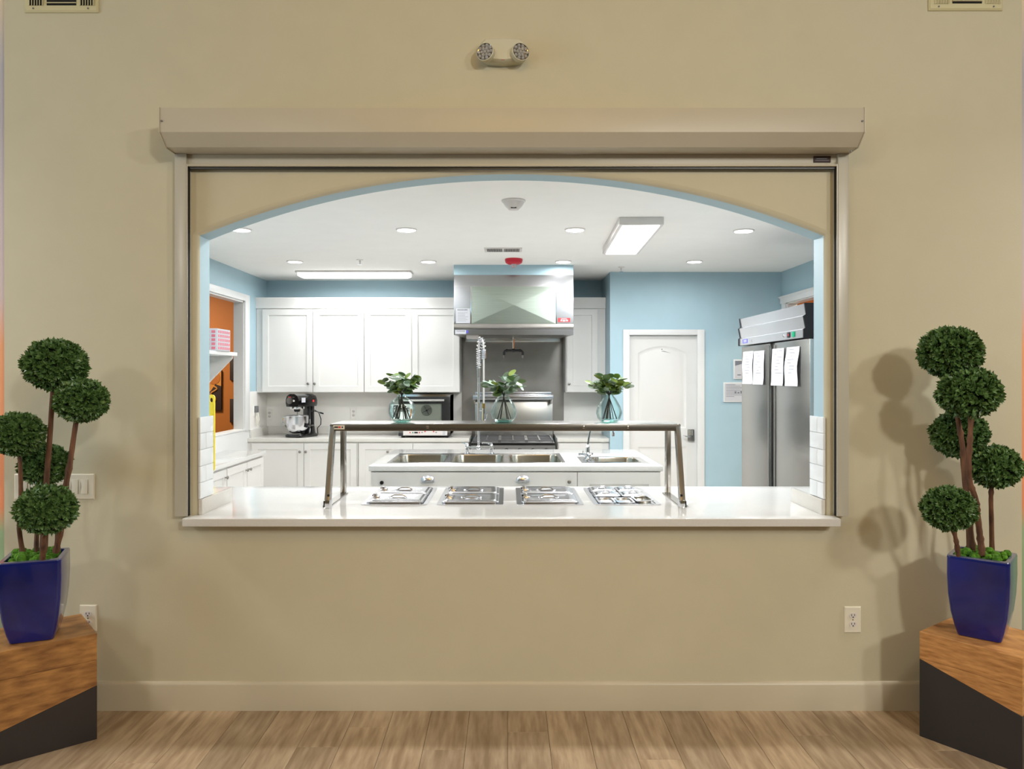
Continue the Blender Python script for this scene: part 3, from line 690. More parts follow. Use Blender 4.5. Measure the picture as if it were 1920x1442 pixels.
bw = [(-.875, -.482), (-.428, -.035), (.012, .405)]; BY = (5.585, 6.13); HB = (.66, 1.0, 5.60, 5.94)
xs = [IX0, IX1] + [v for b_ in bw for v in b_] + [HB[0], HB[1]]; ys = [ID0, ID1, BY[0], BY[1], HB[2], HB[3]]
def fi(x, y):
    if BY[0] < y < BY[1] and any(a_ < x < b_ for a_, b_ in bw): return False
    if HB[0] < x < HB[1] and HB[2] < y < HB[3]: return False
    return True
it = grid_slab(MB(), xs, ys, fi, .877, ZCT).build('island_worktop', m_quartz, bevel=.003); tag(it, 'white quartz worktop of the sink island', 'worktop')
def sink(label, rect, bowls, name='sink'):
    t = thing(name, label, 'sink', ((rect[0] + rect[1]) / 2, (rect[2] + rect[3]) / 2, ZCT)); ox, oy = t.location.x, t.location.y
    xs = [rect[0], rect[1]]; ys = [rect[2], rect[3]]
    for b_ in bowls: xs += [b_[0], b_[1]]; ys += [b_[2], b_[3]]
    dk = MB(); grid_slab(dk, [v - ox for v in xs], [v - oy for v in ys], lambda x, y: not any(b_[0] - ox < x < b_[1] - ox and b_[2] - oy < y < b_[3] - oy for b_ in bowls), 0, .004)
    dk.build('rim', m_pan, t, bevel=.0015, seg=1)
    for b_ in bowls:
        x0, x1, y0, y1 = b_[0] - ox, b_[1] - ox, b_[2] - oy, b_[3] - oy
        m = MB().loft([rr(x0 - .004, x1 + .004, y0 - .004, y1 + .004, .002, .005), rr(x0 + .004, x1 - .004, y0 + .004, y1 - .004, .06, .005), rr(x0 + .006, x1 - .006, y0 + .006, y1 - .006, .065, -.006), rr(x0 + .012, x1 - .012, y0 + .012, y1 - .012, .08, -.2), rr(x0 + .04, x1 - .04, y0 + .04, y1 - .04, .07, -.235)], False, True)
        o = m.build('basin', m_bowl, t)
        MB().lathe([(.045, 0), (.04, .004), (.02, .001), (.001, .001)], 16, ((x0 + x1) / 2, (y0 + y1) / 2, -.234)).build('drain', m_chrome, o)
    return t
sink('stainless three-compartment sink set in the island', S1, [(a_, b_, BY[0], BY[1]) for a_, b_ in bw])
sink('small stainless hand sink at the island end near the pantry door', S2, [(HB[0], HB[1], HB[2], HB[3])])

# pre-rinse faucet
FY = 6.20; fx0, fx1 = X(876, FY), X(921.5, FY); fxm = X(897.5, FY)
t = thing('pre_rinse_faucet', 'tall chrome pre-rinse faucet with coiled spring on the island sink', 'faucet', (fxm, FY, ZCT + .004))
zb = Z(839, FY) - ZCT - .004
v = MB()
for fx in (fx0, fx1): v.lathe([(.028, 0), (.028, .006), (.014, .012), (.013, .035), (.017, .037), (.017, .05), (.015, .052), (.015, zb + .012), (.010, zb + .022)], 14, (fx - fxm, 0, 0))
v.cyl((fx0 - fxm, 0, zb), (fx1 - fxm, 0, zb), .010, 10); v.ball((0, 0, zb), .02); v.build('valve_body', m_chrome, t)
for fx, dx in ((fx0, -.02), (fx1, -.075)):
    MB().tube([(fx - fxm, 0, zb + .02), (fx - fxm, -.01, zb + .032), (fx - fxm + dx * .5, -.04, zb + .04), (fx - fxm + dx, -.06, zb + .042)], [.012, .010, .007, .008], 8).build('lever', m_chrome, t)
ztop = Z(702, FY) - ZCT
MB().cyl((0, 0, zb), (0, 0, ztop), .0095, 10).build('riser', m_pan, t)
MB().cyl((0, 0, ztop - .03), (0, 0, ztop + .045), .015, 12).build('ferrule', m_steel, t)
xr = X(907, FY) - fxm; za = Z(657, FY) - ZCT
path = []
for k in range(60):
    u = k / 59
    if u < .35: path.append(Vector((0.0 - .0 * u, 0, ztop + .04 + (za - ztop - .04) * u / .35)))
    elif u < .7:
        a = pi * (u - .35) / .35; path.append(Vector((xr / 2 - xr / 2 * cos(a), -.02 * (1 - cos(a)) / 2, za + .09 * sin(a))))
    else: path.append(Vector((xr, -.02, za - (za - (Z(674, FY) - ZCT)) * (u - .7) / .3)))
coil = []
turns = 26
tot = len(path) - 1
for k in range(turns * 10 + 1):
    u = k / (turns * 10) * tot; i = min(int(u), tot - 1); p = path[i].lerp(path[i + 1], u - i); tn = (path[i + 1] - path[i]).normalized()
    a = Vector((0, 1, 0)); b = tn.cross(a); ang = 2 * pi * k / 10
    coil.append(p + (a * cos(ang) + b * sin(ang)) * .0195)
MB().tube(coil, .0031, 5).build('spring', m_pan, t)
hp_ = path + [Vector((xr, -.02, Z(760, FY) - ZCT))]
ho = MB().tube(hp_, .0085, 8).build('hose', M('pale_hose', (206, 206, 202), .35, .6), t)
MB().cyl((xr, -.02, Z(766, FY) - ZCT), (xr, -.02, Z(757, FY) - ZCT), .0135, 10).build('coupling', m_brass, t, label='brass hose coupling')
sp = MB(); sp.tube([(xr, -.02, Z(766, FY) - ZCT), (xr - .002, -.022, Z(785, FY) - ZCT), (xr - .002, -.03, Z(797, FY) - ZCT)], [.011, .012, .013], 10)
sp.lathe([(.012, .03), (.028, .012), (.032, .0), (.030, -.008), (.001, -.008)], 14, (xr - .002, -.034, Z(806, FY) - ZCT)); sp.build('spray_head', m_chrome, t)
MB().tube([(xr + .004, -.035, Z(790, FY) - ZCT), (xr + .02, -.04, Z(785, FY) - ZCT), (xr + .027, -.04, Z(776, FY) - ZCT)], .004, 6).build('trigger', m_chrome, t)
MB().tube([(0, 0, Z(772, FY) - ZCT), (xr * .5, -.01, Z(771, FY) - ZCT), (xr, -.02, Z(772, FY) - ZCT)], .004, 6).build('hook', m_chrome, t)
# hand sink faucet
FY2 = 5.73; fx = X(1102, FY2)
t = thing('gooseneck_faucet', 'small chrome gooseneck faucet on the hand sink rim', 'faucet', (fx, FY2, ZCT + .004))
MB().lathe([(.030, 0), (.030, .008), (.022, .014), (.019, .03), (.024, .034), (.024, .05), (.016, .06), (.014, .1), (.018, .104), (.014, .115), (.010, .12)], 14).build('faucet_body', m_chrome, t)
xt, pk = X(1149, FY2) - fx, Z(797, FY2) - ZCT
pts = [(0, 0, .11), (.012, 0, .2)]
for k in range(13):
    a = pi * k / 12; pts.append((.018 + (xt - .018) / 2 * (1 - cos(a)), 0, pk - .055 + .055 * sin(a)))
pts.append((xt + .003, 0, Z(815, FY2) - ZCT))
sp_ = MB().tube(pts, .0075, 8).build('spout', m_chrome, t)
MB().cyl((xt + .003, 0, Z(819, FY2) - ZCT), (xt + .003, 0, Z(812, FY2) - ZCT), .0105, 10).build('aerator', m_chrome, sp_)
MB().tube([(-.015, -.015, .045), (-.045, -.03, .05), (-.072, -.035, .05)], [.010, .007, .009], 8).build('lever', m_chrome, t)
MB().tube([(-.04, -.03, .05), (-.04, -.03, .075)], .004, 6).tube([(.01, -.02, .05), (.03, -.05, .055)], [.010, .008], 8).build('lever', m_chrome, t)

# ------------------------------------------------------------------ range, wall panel, hood
pn = MB().box(X(866, DK), X(1057, DK), DK - .012, DK - .0085, .88, 2.0).build('wall_panel', m_steeld); tag(pn, 'plain stainless steel wall panel behind the range', 'panel')
RX0, RX1, RY0 = -.370, .478, 7.50
t = thing('gas_range', 'stainless gas range with backguard and high shelf below the hood', 'range', ((RX0 + RX1) / 2, RY0, 0))
rw = (RX1 - RX0) / 2; RZ = .888
MB().box(-rw, rw, .02, .70, .1, RZ).build('body', m_steel, t, bevel=.004)
for x in (-rw + .05, rw - .05):
    for y in (.08, .64): MB().lathe([(.025, 0), (.02, .1)], 10, (x, y, 0)).build('foot', m_steeld, t)
MB().prism([(.0, .80), (.02, .80), (.02, RZ), (.0, RZ - .01), (-.02, RZ - .02), (-.02, .84)], 'x', -rw, rw).build('control_rail', m_steelh, t)
for k in range(6):
    x = -rw + .09 + k * (2 * rw - .18) / 5
    kb_ = MB().lathe([(.022, 0), (.022, .014), (.017, .03), (.001, .031)], 14, mtx=Matrix.Translation((x, -.002, .815)) @ Matrix.Rotation(R(90), 4, 'X')).build('knob', m_black, t)
dr_ = MB().box(-rw + .02, rw - .02, -.012, .02, .2, .78).build('oven_door', m_steel, t, bevel=.006)
MB().tube([(-rw + .08, -.012, .74), (-rw + .08, -.05, .74), (rw - .08, -.05, .74), (rw - .08, -.012, .74)], .012, 8).build('handle', m_chrome, dr_)
MB().box(-rw + .012, rw - .012, .035, .66, RZ, RZ + .004).build('cooktop', m_grate, t)
for k in range(3):
    for j in range(2):
        cx_, cy_ = (-1 + k) * (2 * rw / 3 - .01), .20 + j * .30
        gr = MB()
        hw = rw / 3 - .012
        for x in (-hw, 0, hw): gr.box(cx_ + x - .007, cx_ + x + .007, cy_ - .14, cy_ + .14, RZ + .016, RZ + .028)
        for y in (-.14, 0, .14): gr.box(cx_ - hw, cx_ + hw, cy_ + y - .007, cy_ + y + .007, RZ + .016, RZ + .028)
        for x in (-hw, hw):
            for y in (-.13, .13): gr.box(cx_ + x - .006, cx_ + x + .006, cy_ + y - .006, cy_ + y + .006, RZ + .003, RZ + .018)
        g_ = gr.build('burner_grate', m_grate, t)
        bm_ = MB().lathe([(.055, 0), (.055, .008), (.035, .01), (.03, .014), (.001, .015)], 16, (cx_, cy_, RZ + .003)).build('burner', m_steeld, g_)
ty = 8.2 - RY0
bx0, bx1 = X(891, 8.2) - (RX0 + RX1) / 2, X(1036, 8.2) - (RX0 + RX1) / 2
MB().box(bx0, bx1, ty - .03, ty + .05, .7, Z(748, 8.2)).build('backguard', m_steel, t, bevel=.003)
sx0, sx1 = X(886.5, 8.02) - (RX0 + RX1) / 2, X(1037.5, 8.02) - (RX0 + RX1) / 2
hs_ = MB().box(sx0, sx1, 8.02 - RY0, 8.2 - RY0 + .05, Z(741.5, 8.02), Z(740.5, 8.02)).box(sx0, sx1, 8.02 - RY0 - .004, 8.02 - RY0, Z(749.5, 8.02), Z(742, 8.02)).box(sx0 + .015, sx1 - .01, 8.2 - RY0 + .03, 8.2 - RY0 + .05, Z(741.5, 8.02), Z(735.5, 8.2)).build('high_shelf', m_steelh, t, bevel=.002)
for x in (sx0 + .02, sx1 - .02): MB().box(x - .008, x + .008, 8.04 - RY0, 8.2 - RY0, Z(757, 8.1), Z(749, 8.02)).build('shelf_bracket', m_steeld, hs_)

HX0, HX1, HD = X(851, 7.21), X(1075, 7.21), 7.21
struct(MB().box(HX0, HX1, HD, DK, Z(515.5, HD), ZC), 'trim_4', m_blue)
hx = (HX0 + HX1) / 2; hw = (HX1 - HX0) / 2
t = thing('range_hood', 'large stainless canopy hood below the blue ceiling chase', 'range hood', (hx, HD, Z(628, HD)))
hz = Z(628, HD); zz = lambda py: Z(py, HD) - hz
MB().box(-hw, hw, 0, .02, zz(607), zz(515.5)).box(-hw, -hw + .012, .02, DK - HD, zz(616), zz(515.5)).box(hw - .012, hw, .02, DK - HD, zz(616), zz(515.5)).box(-hw, hw, .02, DK - HD, zz(520), zz(515.5)).build('canopy', m_steelh, t)
MB().box(-hw, hw, -.003, 0, zz(536.8), zz(536)).build('seam', m_steel, t)
x0, x1 = X(884, HD) - hx, X(1042, HD) - hx; za_, zb_ = zz(607), zz(537.5); xa = X(963.6, HD) - hx; zap_ = zz(572)
pn = MB()
A_, B_, C_, D_, E_ = (x0, -.006, za_), (x1, -.006, za_), (x1, -.006, zb_), (x0, -.006, zb_), (xa, -.017, zap_)
pn.add([A_, B_, C_, D_, E_], [(0, 1, 4), (1, 2, 4), (2, 3, 4), (3, 0, 4)])
pn.add([A_, B_, C_, D_, (x0, 0, za_), (x1, 0, za_), (x1, 0, zb_), (x0, 0, zb_)], [(0, 4, 5, 1), (1, 5, 6, 2), (2, 6, 7, 3), (3, 7, 4, 0)])
fp = pn.build('front_panel', m_steelg, t, smooth=False, label='green-tinged brushed panel with creased facets')
MB().box(x0 - .008, x0, -.008, 0, za_, zb_).box(x1, x1 + .008, -.008, 0, za_, zb_).build('panel_frame', m_chrome, fp)
MB().prism([(0, zz(606.5)), (-.010, zz(607.5)), (-.016, zz(613)), (-.004, zz(616.6)), (0, zz(616.6))], 'x', -hw, hw).build('gutter', m_steeld, t)
MB().prism([(.0, zz(616.6)), (-.012, zz(617.2)), (-.012, 0), (.03, 0), (.03, zz(616.6))], 'x', -hw, hw).build('lower_lip', m_steelh, t)
MB().loft([[(-hw, .03, 0), (hw, .03, 0), (hw - .05, DK - HD - .12, .02), (-hw + .05, DK - HD - .12, .02)], [(-hw, .03, .01), (hw, .03, .01), (hw - .05, DK - HD - .12, .03), (-hw + .05, DK - HD - .12, .03)]]).build('filter_bank', m_steeld, t)
MB().box(-hw + .05, hw - .05, DK - HD - .13, DK - HD - .0125, -.02, .06).build('rear_duct', m_steel, t, bevel=.004)
MB().box(X(875, 7.4) - hx, X(898, 7.4) - hx, .12, .24, -.03, .012).build('hood_lamp', m_whitepanel, t, bevel=.006)
def paper(mb, x0, x1, z0, z1, y, mi=0): return mb.box(x0, x1, y - .0012, y, z0, z1, mi)
st = paper(MB(), X(855, HD) - hx, X(881.5, HD) - hx, zz(606), zz(578.5), 0).build('data_label', m_paper, t)
ink = MB(); r_ = random.Random(3)
for k in range(7): ink.box(X(858 + k * 2.7, HD) - hx, X(860.2 + k * 2.7, HD) - hx, -.0022, -.0012, zz(582), zz(580 + r_.random() * .6))
for k in range(7): ink.box(X(858, HD) - hx, X(870 + r_.random() * 8, HD) - hx, -.0018, -.0012, zz(586 + k * 2.6 + .5), zz(586 + k * 2.6))
ink.build('lettering', m_ink, st, kind='stuff')
st = paper(MB(), X(1046, HD) - hx, X(1069, HD) - hx, zz(604), zz(596.3), 0).build('warning_label', m_redlab, t, label='red and white warning label')
ink = MB().box(X(1052, HD) - hx, X(1063, HD) - hx, -.0022, -.0012, zz(598.6), zz(597.4)).box(X(1051, HD) - hx, X(1054, HD) - hx, -.0022, -.0012, zz(602.5), zz(599.5)).box(X(1055, HD) - hx, X(1060, HD) - hx, -.0022, -.0012, zz(603), zz(599.8)).box(X(1061, HD) - hx, X(1065, HD) - hx, -.0022, -.0012, zz(602.5), zz(599.5)).build('lettering', m_paper, st, kind='stuff')
st = paper(MB(), X(853.5, HD) - hx, X(874, HD) - hx, zz(626.5), zz(619), -.012).box(X(874.5, HD) - hx, X(878, HD) - hx, -.0135, -.012, zz(625), zz(619.5), 1).build('lip_label', [m_paper, m_purple], t)
MB().box(X(856, HD) - hx, X(872, HD) - hx, -.014, -.0132, zz(621.6), zz(620.6)).build('lettering', m_ink, st, kind='stuff')
PD = 7.7; ppx = X(962.5, PD)
t = thing('nozzle_pipe', 'black fire-suppression nozzle bar hanging on a pipe under the hood', 'pipe', (ppx, PD, Z(656, PD)))
MB().cyl((0, 0, 0), (0, 0, 1.966 - Z(656, PD)), .011, 10).build('drop_pipe', m_chrome, t)
b2 = MB(); xw_ = X(980, PD) - ppx; xl_ = X(945, PD) - ppx
b2.tube([(xl_, 0, -.055), (xl_, 0, -.025), (xl_ + .012, 0, -.012), (xl_ + .03, 0, -.008), (xw_ - .03, 0, -.008), (xw_ - .012, 0, -.012), (xw_, 0, -.025), (xw_, 0, -.055)], .013, 10)
b2.ball((0, 0, -.006), .022, 10, 6); b2.ball((xl_ + .03, 0, -.008), .018, 8, 6); b2.ball((xw_ - .03, 0, -.008), .018, 8, 6); b2.build('nozzle_bar', m_iron, t)
for x in (xl_, xw_): MB().lathe([(.009, 0), (.012, -.012), (.008, -.03), (.001, -.03)], 10, (x, 0, -.052)).build('nozzle', m_steeld, t)

# ------------------------------------------------------------------ stand mixer
MD = 8.02; t = thing('stand_mixer', 'black bowl-lift stand mixer with steel bowl on the back worktop', 'mixer', (X(568, MD), MD - .02, ZCT), R(-24))
def rbox(mb, x0, x1, y0, y1, z0, z1, r, mi=0):
    return mb.loft([rr(x0 + .01, x1 - .01, y0 + .01, y1 - .01, r, z0), rr(x0, x1, y0, y1, r, z0 + .01), rr(x0, x1, y0, y1, r, z1 - .012), rr(x0 + .012, x1 - .012, y0 + .012, y1 - .012, r, z1)], mi=mi)
rbox(MB(), -.115, .115, -.17, .15, 0, .035, .05).build('base', m_blackg, t)
MB().loft([rr(-.07, .07, .03, .15, .03, .03), rr(-.055, .055, .06, .15, .03, .12), rr(-.055, .055, .06, .15, .03, .33)]).build('column', m_blackg, t)
hd = MB().loft([[(x, -.165 + .004 * 0, z) for x, y, z in [(px_, 0, pz_) for px_, pz_ in [(.075, .325), (.085, .36), (.085, .40), (.07, .44), (.03, .46), (-.03, .46), (-.07, .44), (-.085, .40), (-.085, .36), (-.075, .325)]]]] +
     [[(px_ * k, yy, .325 + (pz_ - .325) * h_) for px_, pz_ in [(.075, .325), (.085, .36), (.085, .40), (.07, .44), (.03, .46), (-.03, .46), (-.07, .44), (-.085, .40), (-.085, .36), (-.075, .325)]] for yy, k, h_ in ((-.15, 1.03, 1.0), (.05, 1.03, 1.0), (.13, 1.0, .97), (.165, .8, .8))]).build('motor_head', m_blackg, t)
MB().lathe([(.036, 0), (.036, .018), (.001, .019)], 16, mtx=Matrix.Translation((-.025, -.164, .39)) @ Matrix.Rotation(R(90), 4, 'X')).build('speed_knob', m_steeld, t)
MB().box(-.05, -.012, -.169, -.164, .421, .432).build('badge', m_redlab, hd, label='pink badge')
MB().box(0, .03, -.169, -.164, .424, .429).build('badge', m_grey, hd)
MB().ball((.025, -.168, .388), .011, 8, 6).build('attachment_knob', m_whitepanel, t)
MB().box(.0872, .0895, -.12, -.06, .37, .42).build('info_label', m_paper, hd); MB().box(.0872, .0895, .06, .085, .37, .395).build('badge', m_redlab, hd)
MB().lathe([(.078, .30), (.08, .308), (.08, .328), (.001, .33)], 24, (0, -.085, 0)).build('trim_band', m_chrome, t)
MB().lathe([(.028, .27), (.034, .285), (.034, .305), (.001, .306)], 16, (0, -.085, 0)).build('planetary_hub', m_black, t)
MB().cyl((0, -.085, .285), (0, -.085, .12), .007, 8).build('beater_shaft', m_steel, t)
bo = MB().lathe([(.03, .045), (.05, .043), (.085, .06), (.108, .095), (.116, .14), (.118, .225), (.122, .23), (.118, .231), (.113, .226), (.111, .14), (.08, .07), (.001, .055)], 28, (0, -.085, 0), cap0=False).build('bowl', m_pan, t)
for s in (-1, 1):
    MB().tube([(s * .055, .1, .11), (s * .10, .05, .12), (s * .132, -.05, .125), (s * .135, -.09, .125)], .010, 8).build('bowl_arm', m_blackg, t)
    MB().cyl((s * .128, -.085, .105), (s * .128, -.085, .150), .014, 10).build('arm_pin', m_black, t)
MB().tube([(-.117, -.12, .21), (-.16, -.12, .21), (-.165, -.12, .15), (-.118, -.12, .11)], .005, 6).build('bowl_handle', m_chrome, bo)
MB().tube([(.055, .09, .27), (.13, .09, .265), (.17, .09, .255)], .005, 6).build('lift_lever', m_chrome, t)
MB().cyl((.165, .09, .256), (.205, .09, .246), .008, 8).build('lever_grip', m_black, t)
MB().tube([(.05, .14, .28), (.10, .15, .25), (.12, .16, .18), (.10, .18, .12), (.04, .2, .08), (.03, .22, .01)], .005, 6).build('power_cord', m_black, t)
# ------------------------------------------------------------------ countertop oven
OD = 7.84; ox0, ox1 = X(747, OD), X(844, OD)
t = thing('countertop_oven', 'black and steel countertop convection oven under the upper cabinets', 'oven', ((ox0 + ox1) / 2, OD, ZCT)); ow = (ox1 - ox0) / 2
oz = lambda py: Z(py, OD) - ZCT
MB().box(-ow, ow, .025, .48, .03, .445).box(-ow, ow, .03, .48, .02, .45).build('case', m_steeld, t)
MB().box(-ow, ow, 0, .03, .018, .05).build('plinth', m_iron, t, bevel=.003)
for x in (-ow + .04, ow - .04):
    for y in (.05, .44): MB().lathe([(.018, 0), (.018, .02)], 10, (x, y, 0)).build('foot', m_black, t)
MB().box(-ow + .02, ow - .03, -.004, .03, oz(743.5), oz(739.5)).build('top_vent', m_chrome, t)
dr = MB(); grid_slab(dr, [-ow, -ow + .045, ow - .09, ow], [oz(806.5), oz(789), oz(757), oz(744.5)], lambda x, z: not (-ow + .045 < x < ow - .09 and oz(789) < z < oz(757)), 0, .03)
dr.v = [(x, .03 - z, y) for x, y, z in dr.v]; dd = dr.build('oven_door', m_black, t, bevel=.002)
MB().box(-ow + .045, ow - .09, .004, .008, oz(789), oz(757)).build('window', m_ovenglass, dd)
MB().tube([(-ow + .05, 0, oz(750.5)), (-ow + .05, -.03, oz(750.5)), (ow - .06, -.03, oz(750.5)), (ow - .06, 0, oz(750.5))], .012, 8).build('handle', m_chrome, dd)
MB().box(-ow + .03, ow - .07, .022, .0245, oz(789) - .02, oz(757) + .02).build('inner_wall', m_ovenin, t)
fan = MB()
fcx, fcz = X(799.5, OD) - (ox0 + ox1) / 2, oz(769.5)
for rad in (.022, .033, .044, .055): fan.tube([(fcx + rad * cos(2 * pi * k / 24), .014, fcz + rad * sin(2 * pi * k / 24)) for k in range(25)], .002, 5)
for k in range(4): fan.tube([(fcx, .014, fcz), (fcx + .055 * cos(k * pi / 2 + .5), .014, fcz + .055 * sin(k * pi / 2 + .5))], .002, 5)
fan.build('fan_guard', m_iron, t); MB().ball((fcx, .016, fcz), .012, 10, 6).build('fan_hub', m_iron, t)
cpn = MB().box(-ow + .05, ow - .03, -.004, .028, oz(816.5), oz(806.8)).build('control_panel', m_whitepanel, t, bevel=.002)
lx = lambda px: X(px, OD) - (ox0 + ox1) / 2
MB().box(lx(777), lx(783.5), -.006, -.004, oz(812.4), oz(809.8)).build('display', m_black, cpn)
for px, mm in ((769, m_redlab), (774, m_green), (786.5, m_red), (797, m_redlab), (813, m_redlab)):
    MB().lathe([(.007, 0), (.007, .004), (.001, .005)], 10, mtx=Matrix.Translation((lx(px), -.004, oz(811 if px not in (797, 813) else 809))) @ Matrix.Rotation(R(90), 4, 'X')).build('button', mm, cpn)
for px in (791.5, 818): MB().box(lx(px) - .008, lx(px) + .008, -.0055, -.004, oz(811.5), oz(810)).build('marking', m_ink, cpn)
MB().box(lx(830), lx(835), -.0055, -.004, oz(815.5), oz(808)).build('sticker', m_paper, cpn)

# ------------------------------------------------------------------ refrigerator
RFX = 1.92; FD0, FD1 = 4.734, 6.128; fw = FD1 - FD0
t = thing('reach_in_refrigerator', 'two-door stainless reach-in refrigerator with papers on its doors', 'refrigerator', (RFX, FD1, 0), -pi / 2)
MB().box(0, fw, .06, .8, .12, 1.812).build('cabinet_body', m_steel, t, bevel=.004)
for x in (.06, fw - .06):
    for y in (.12, .74): MB().lathe([(.03, 0), (.03, .05), (.02, .12)], 10, (x, y, 0)).build('caster', m_black, t)
lxd = lambda px: FD1 - RFX * F / (px - CX)
for a_, b_, hs in ((0.004, lxd(1443), 1), (lxd(1451.5), fw - .004, -1)):
    d_ = MB().box(a_, b_, 0, .055, .14, 1.805).build('door', m_steel, t, bevel=.008)
    e = b_ if hs == 1 else a_
    MB().box(e - .028 * (hs == 1) - 0, e + .028 * (hs == -1), -.004, 0, .3, 1.79).build('edge_pull', m_steeld, d_, bevel=.0015)
MB().box(lxd(1443.5), lxd(1451), .02, .06, .14, 1.805).build('door_gasket', m_black, t)
hd0 = FD1 - 4.80
pr = [(.06, 1.815), (-.012, 1.815), (-.012, 1.868), (-.002, 1.875), (-.016, 1.953), (.004, 1.962), (-.008, 2.033), (.06, 2.033)]
MB().prism(pr, 'x', -.012, hd0).build('header', m_header, t)
pr2 = [(.8, 1.812), (-.02, 1.812), (-.02, 1.87), (-.008, 1.878), (-.022, 1.953), (-.004, 1.966), (-.014, 2.037), (.8, 2.037)]
MB().prism(pr2, 'x', hd0, hd0 + .012).build('header_cheek', m_black, t); MB().prism(pr2, 'x', -.02, -.012).build('header_cheek', m_black, t)
MB().box(-.012, hd0, .06, .8, 1.815, 2.03).build('compressor_cover', m_black, t)
lb_ = MB().box(lxd(1395.5), lxd(1404.5), -.0135, -.012, 1.83, 1.86).build('brand_label', m_purple, t, label='violet header label')
MB().box(lxd(1397.5), lxd(1403), -.0145, -.0135, 1.848, 1.853).box(lxd(1397.5), lxd(1403), -.0145, -.0135, 1.838, 1.842).build('lettering', m_paper, lb_, kind='stuff')
for px, mm, nm in ((1482.5, m_black, 'thermostat_display'), (1491.5, m_green, 'rocker_switch')):
    MB().box(lxd(px) - .022, lxd(px) + .022, -.018, -.012, 1.826, 1.863).build(nm, mm, t, bevel=.002)
MB().box(lxd(1483) - .006, lxd(1483) + .008, -.0195, -.018, 1.838, 1.85).build('indicator', m_red, t)
for px in (1413, 1472.5): MB().lathe([(.010, 0), (.010, .006), (.001, .007)], 10, mtx=Matrix.Translation((lxd(px), -.012, 1.842)) @ Matrix.Rotation(R(90), 4, 'X')).build('lock', m_chrome, t)
for i, (p0, p1, y0, y1, lab) in enumerate(((1395.5, 1414.3, 659, 720, 'curled white paper at the outer edge of the far fridge door'), (1414.9, 1434.5, 658, 721, 'white paper beside the gap on the far fridge door'),
        (1449.5, 1471.5, 653.5, 723, 'white paper beside the gap on the near fridge door'), (1476, 1500, 650.5, 724, 'curled white paper at the middle of the near fridge door'))):
    Da, Db = RFX * F / (p0 - CX), RFX * F / (p1 - CX); Dm = (Da + Db) / 2
    zt, zl = Z(y0, Dm), Z(y1, Dm)
    sh_ = thing('paper_sheet', lab, 'paper', (RFX, Da, zl), -pi / 2, 'papers stuck on the refrigerator doors')
    wd = Da - Db; n = 10; loops = []
    for th in (0, .001):
        pass
    vs = []; fs = []
    for k in range(n + 1):
        u = k / n; off = -.006 - .012 * (sin(u * pi) ** 2) * (1 if i in (0, 3) else .35) - .012 * (1 - u) ** 4
        sh_x = .007 * sin(u * pi * 1.6 + i) * (1 if i in (0, 3) else .3)
        for xx in (0, wd):
            for dy in (0, .0008): vs.append((xx + sh_x, off + dy, (zt - zl) * u))
    for k in range(n):
        a_ = 4 * k; b_ = a_ + 4
        fs += [(a_, a_ + 2, b_ + 2, b_), (a_ + 1, b_ + 1, b_ + 3, a_ + 3), (a_, b_, b_ + 1, a_ + 1), (a_ + 2, a_ + 3, b_ + 3, b_ + 2)]
    fs += [(0, 1, 3, 2), (4 * n, 4 * n + 2, 4 * n + 3, 4 * n + 1)]
    MB().add(vs, fs).build('sheet', m_paper, sh_)
    ink = MB(); rn = random.Random(i)
    for k in range(8):
        u = .93 - k * .085; kk = u * n; off = -.006 - .012 * (sin(u * pi) ** 2) * (1 if i in (0, 3) else .35) - .012 * (1 - u) ** 4; sh_x = .007 * sin(u * pi * 1.6 + i) * (1 if i in (0, 3) else .3)
        a_ = wd * (.15 + .25 * rn.random()); ink.box(a_ + sh_x, min(a_ + wd * (.2 + .4 * rn.random()), wd * .9) + sh_x, off - .0012, off - .0002, (zt - zl) * u, (zt - zl) * u + .003)
    ink.build('lettering', m_ink, sh_, kind='stuff')

# notices on the door wall
def notice(label, px0, px1, py0, py1, band):
    x0, x1, z0_, z1_ = X(px0, DD), X(px1, DD), Z(py1, DD), Z(py0, DD)
    t = thing('wall_notice', label, 'notice', ((x0 + x1) / 2, DD, (z0_ + z1_) / 2), 0, 'notices beside the refrigerator')
    hw, hh = (x1 - x0) / 2, (z1_ - z0_) / 2
    MB().box(-hw, hw, -.012, 0, -hh, hh).build('frame', m_whitetrim, t, bevel=.002)
    s_ = MB().box(-hw + .012, hw - .012, -.0135, -.012, -hh + .012, hh - .012).build('sheet', m_paper, t)
    ink = MB(); rn = random.Random(px0)
    if band: ink.prism([(-hw + .014, hh * .35), (-hw + .014, hh - .016), (hw - .014, hh - .016), (hw - .014, hh * .7)], 'y', -.0143, -.0135); ink.box(-hw * .5, 0, -.0143, -.0135, -hh * .62, -hh * .52)
    else:
        for k in range(9): ink.box(-hw * .8, -hw * .8 + hw * (.5 + rn.random()), -.0143, -.0135, hh * (.75 - k * .15), hh * (.75 - k * .15) + .004)
        for k in range(5): ink.box(-hw * .1 + k * .03, -hw * .1 + k * .03 + .018, -.0144, -.0135, -hh * .1, -hh * .1 + .01 + .03 * rn.random())
    ink.build('lettering', m_ink, s_, kind='stuff')
notice('small white card with a grey swoosh on the blue wall beside the fridge', 1375, 1402, 674, 711, True)
notice('white framed sheet of printed text low on the blue wall beside the fridge', 1356, 1402, 717, 754, False)
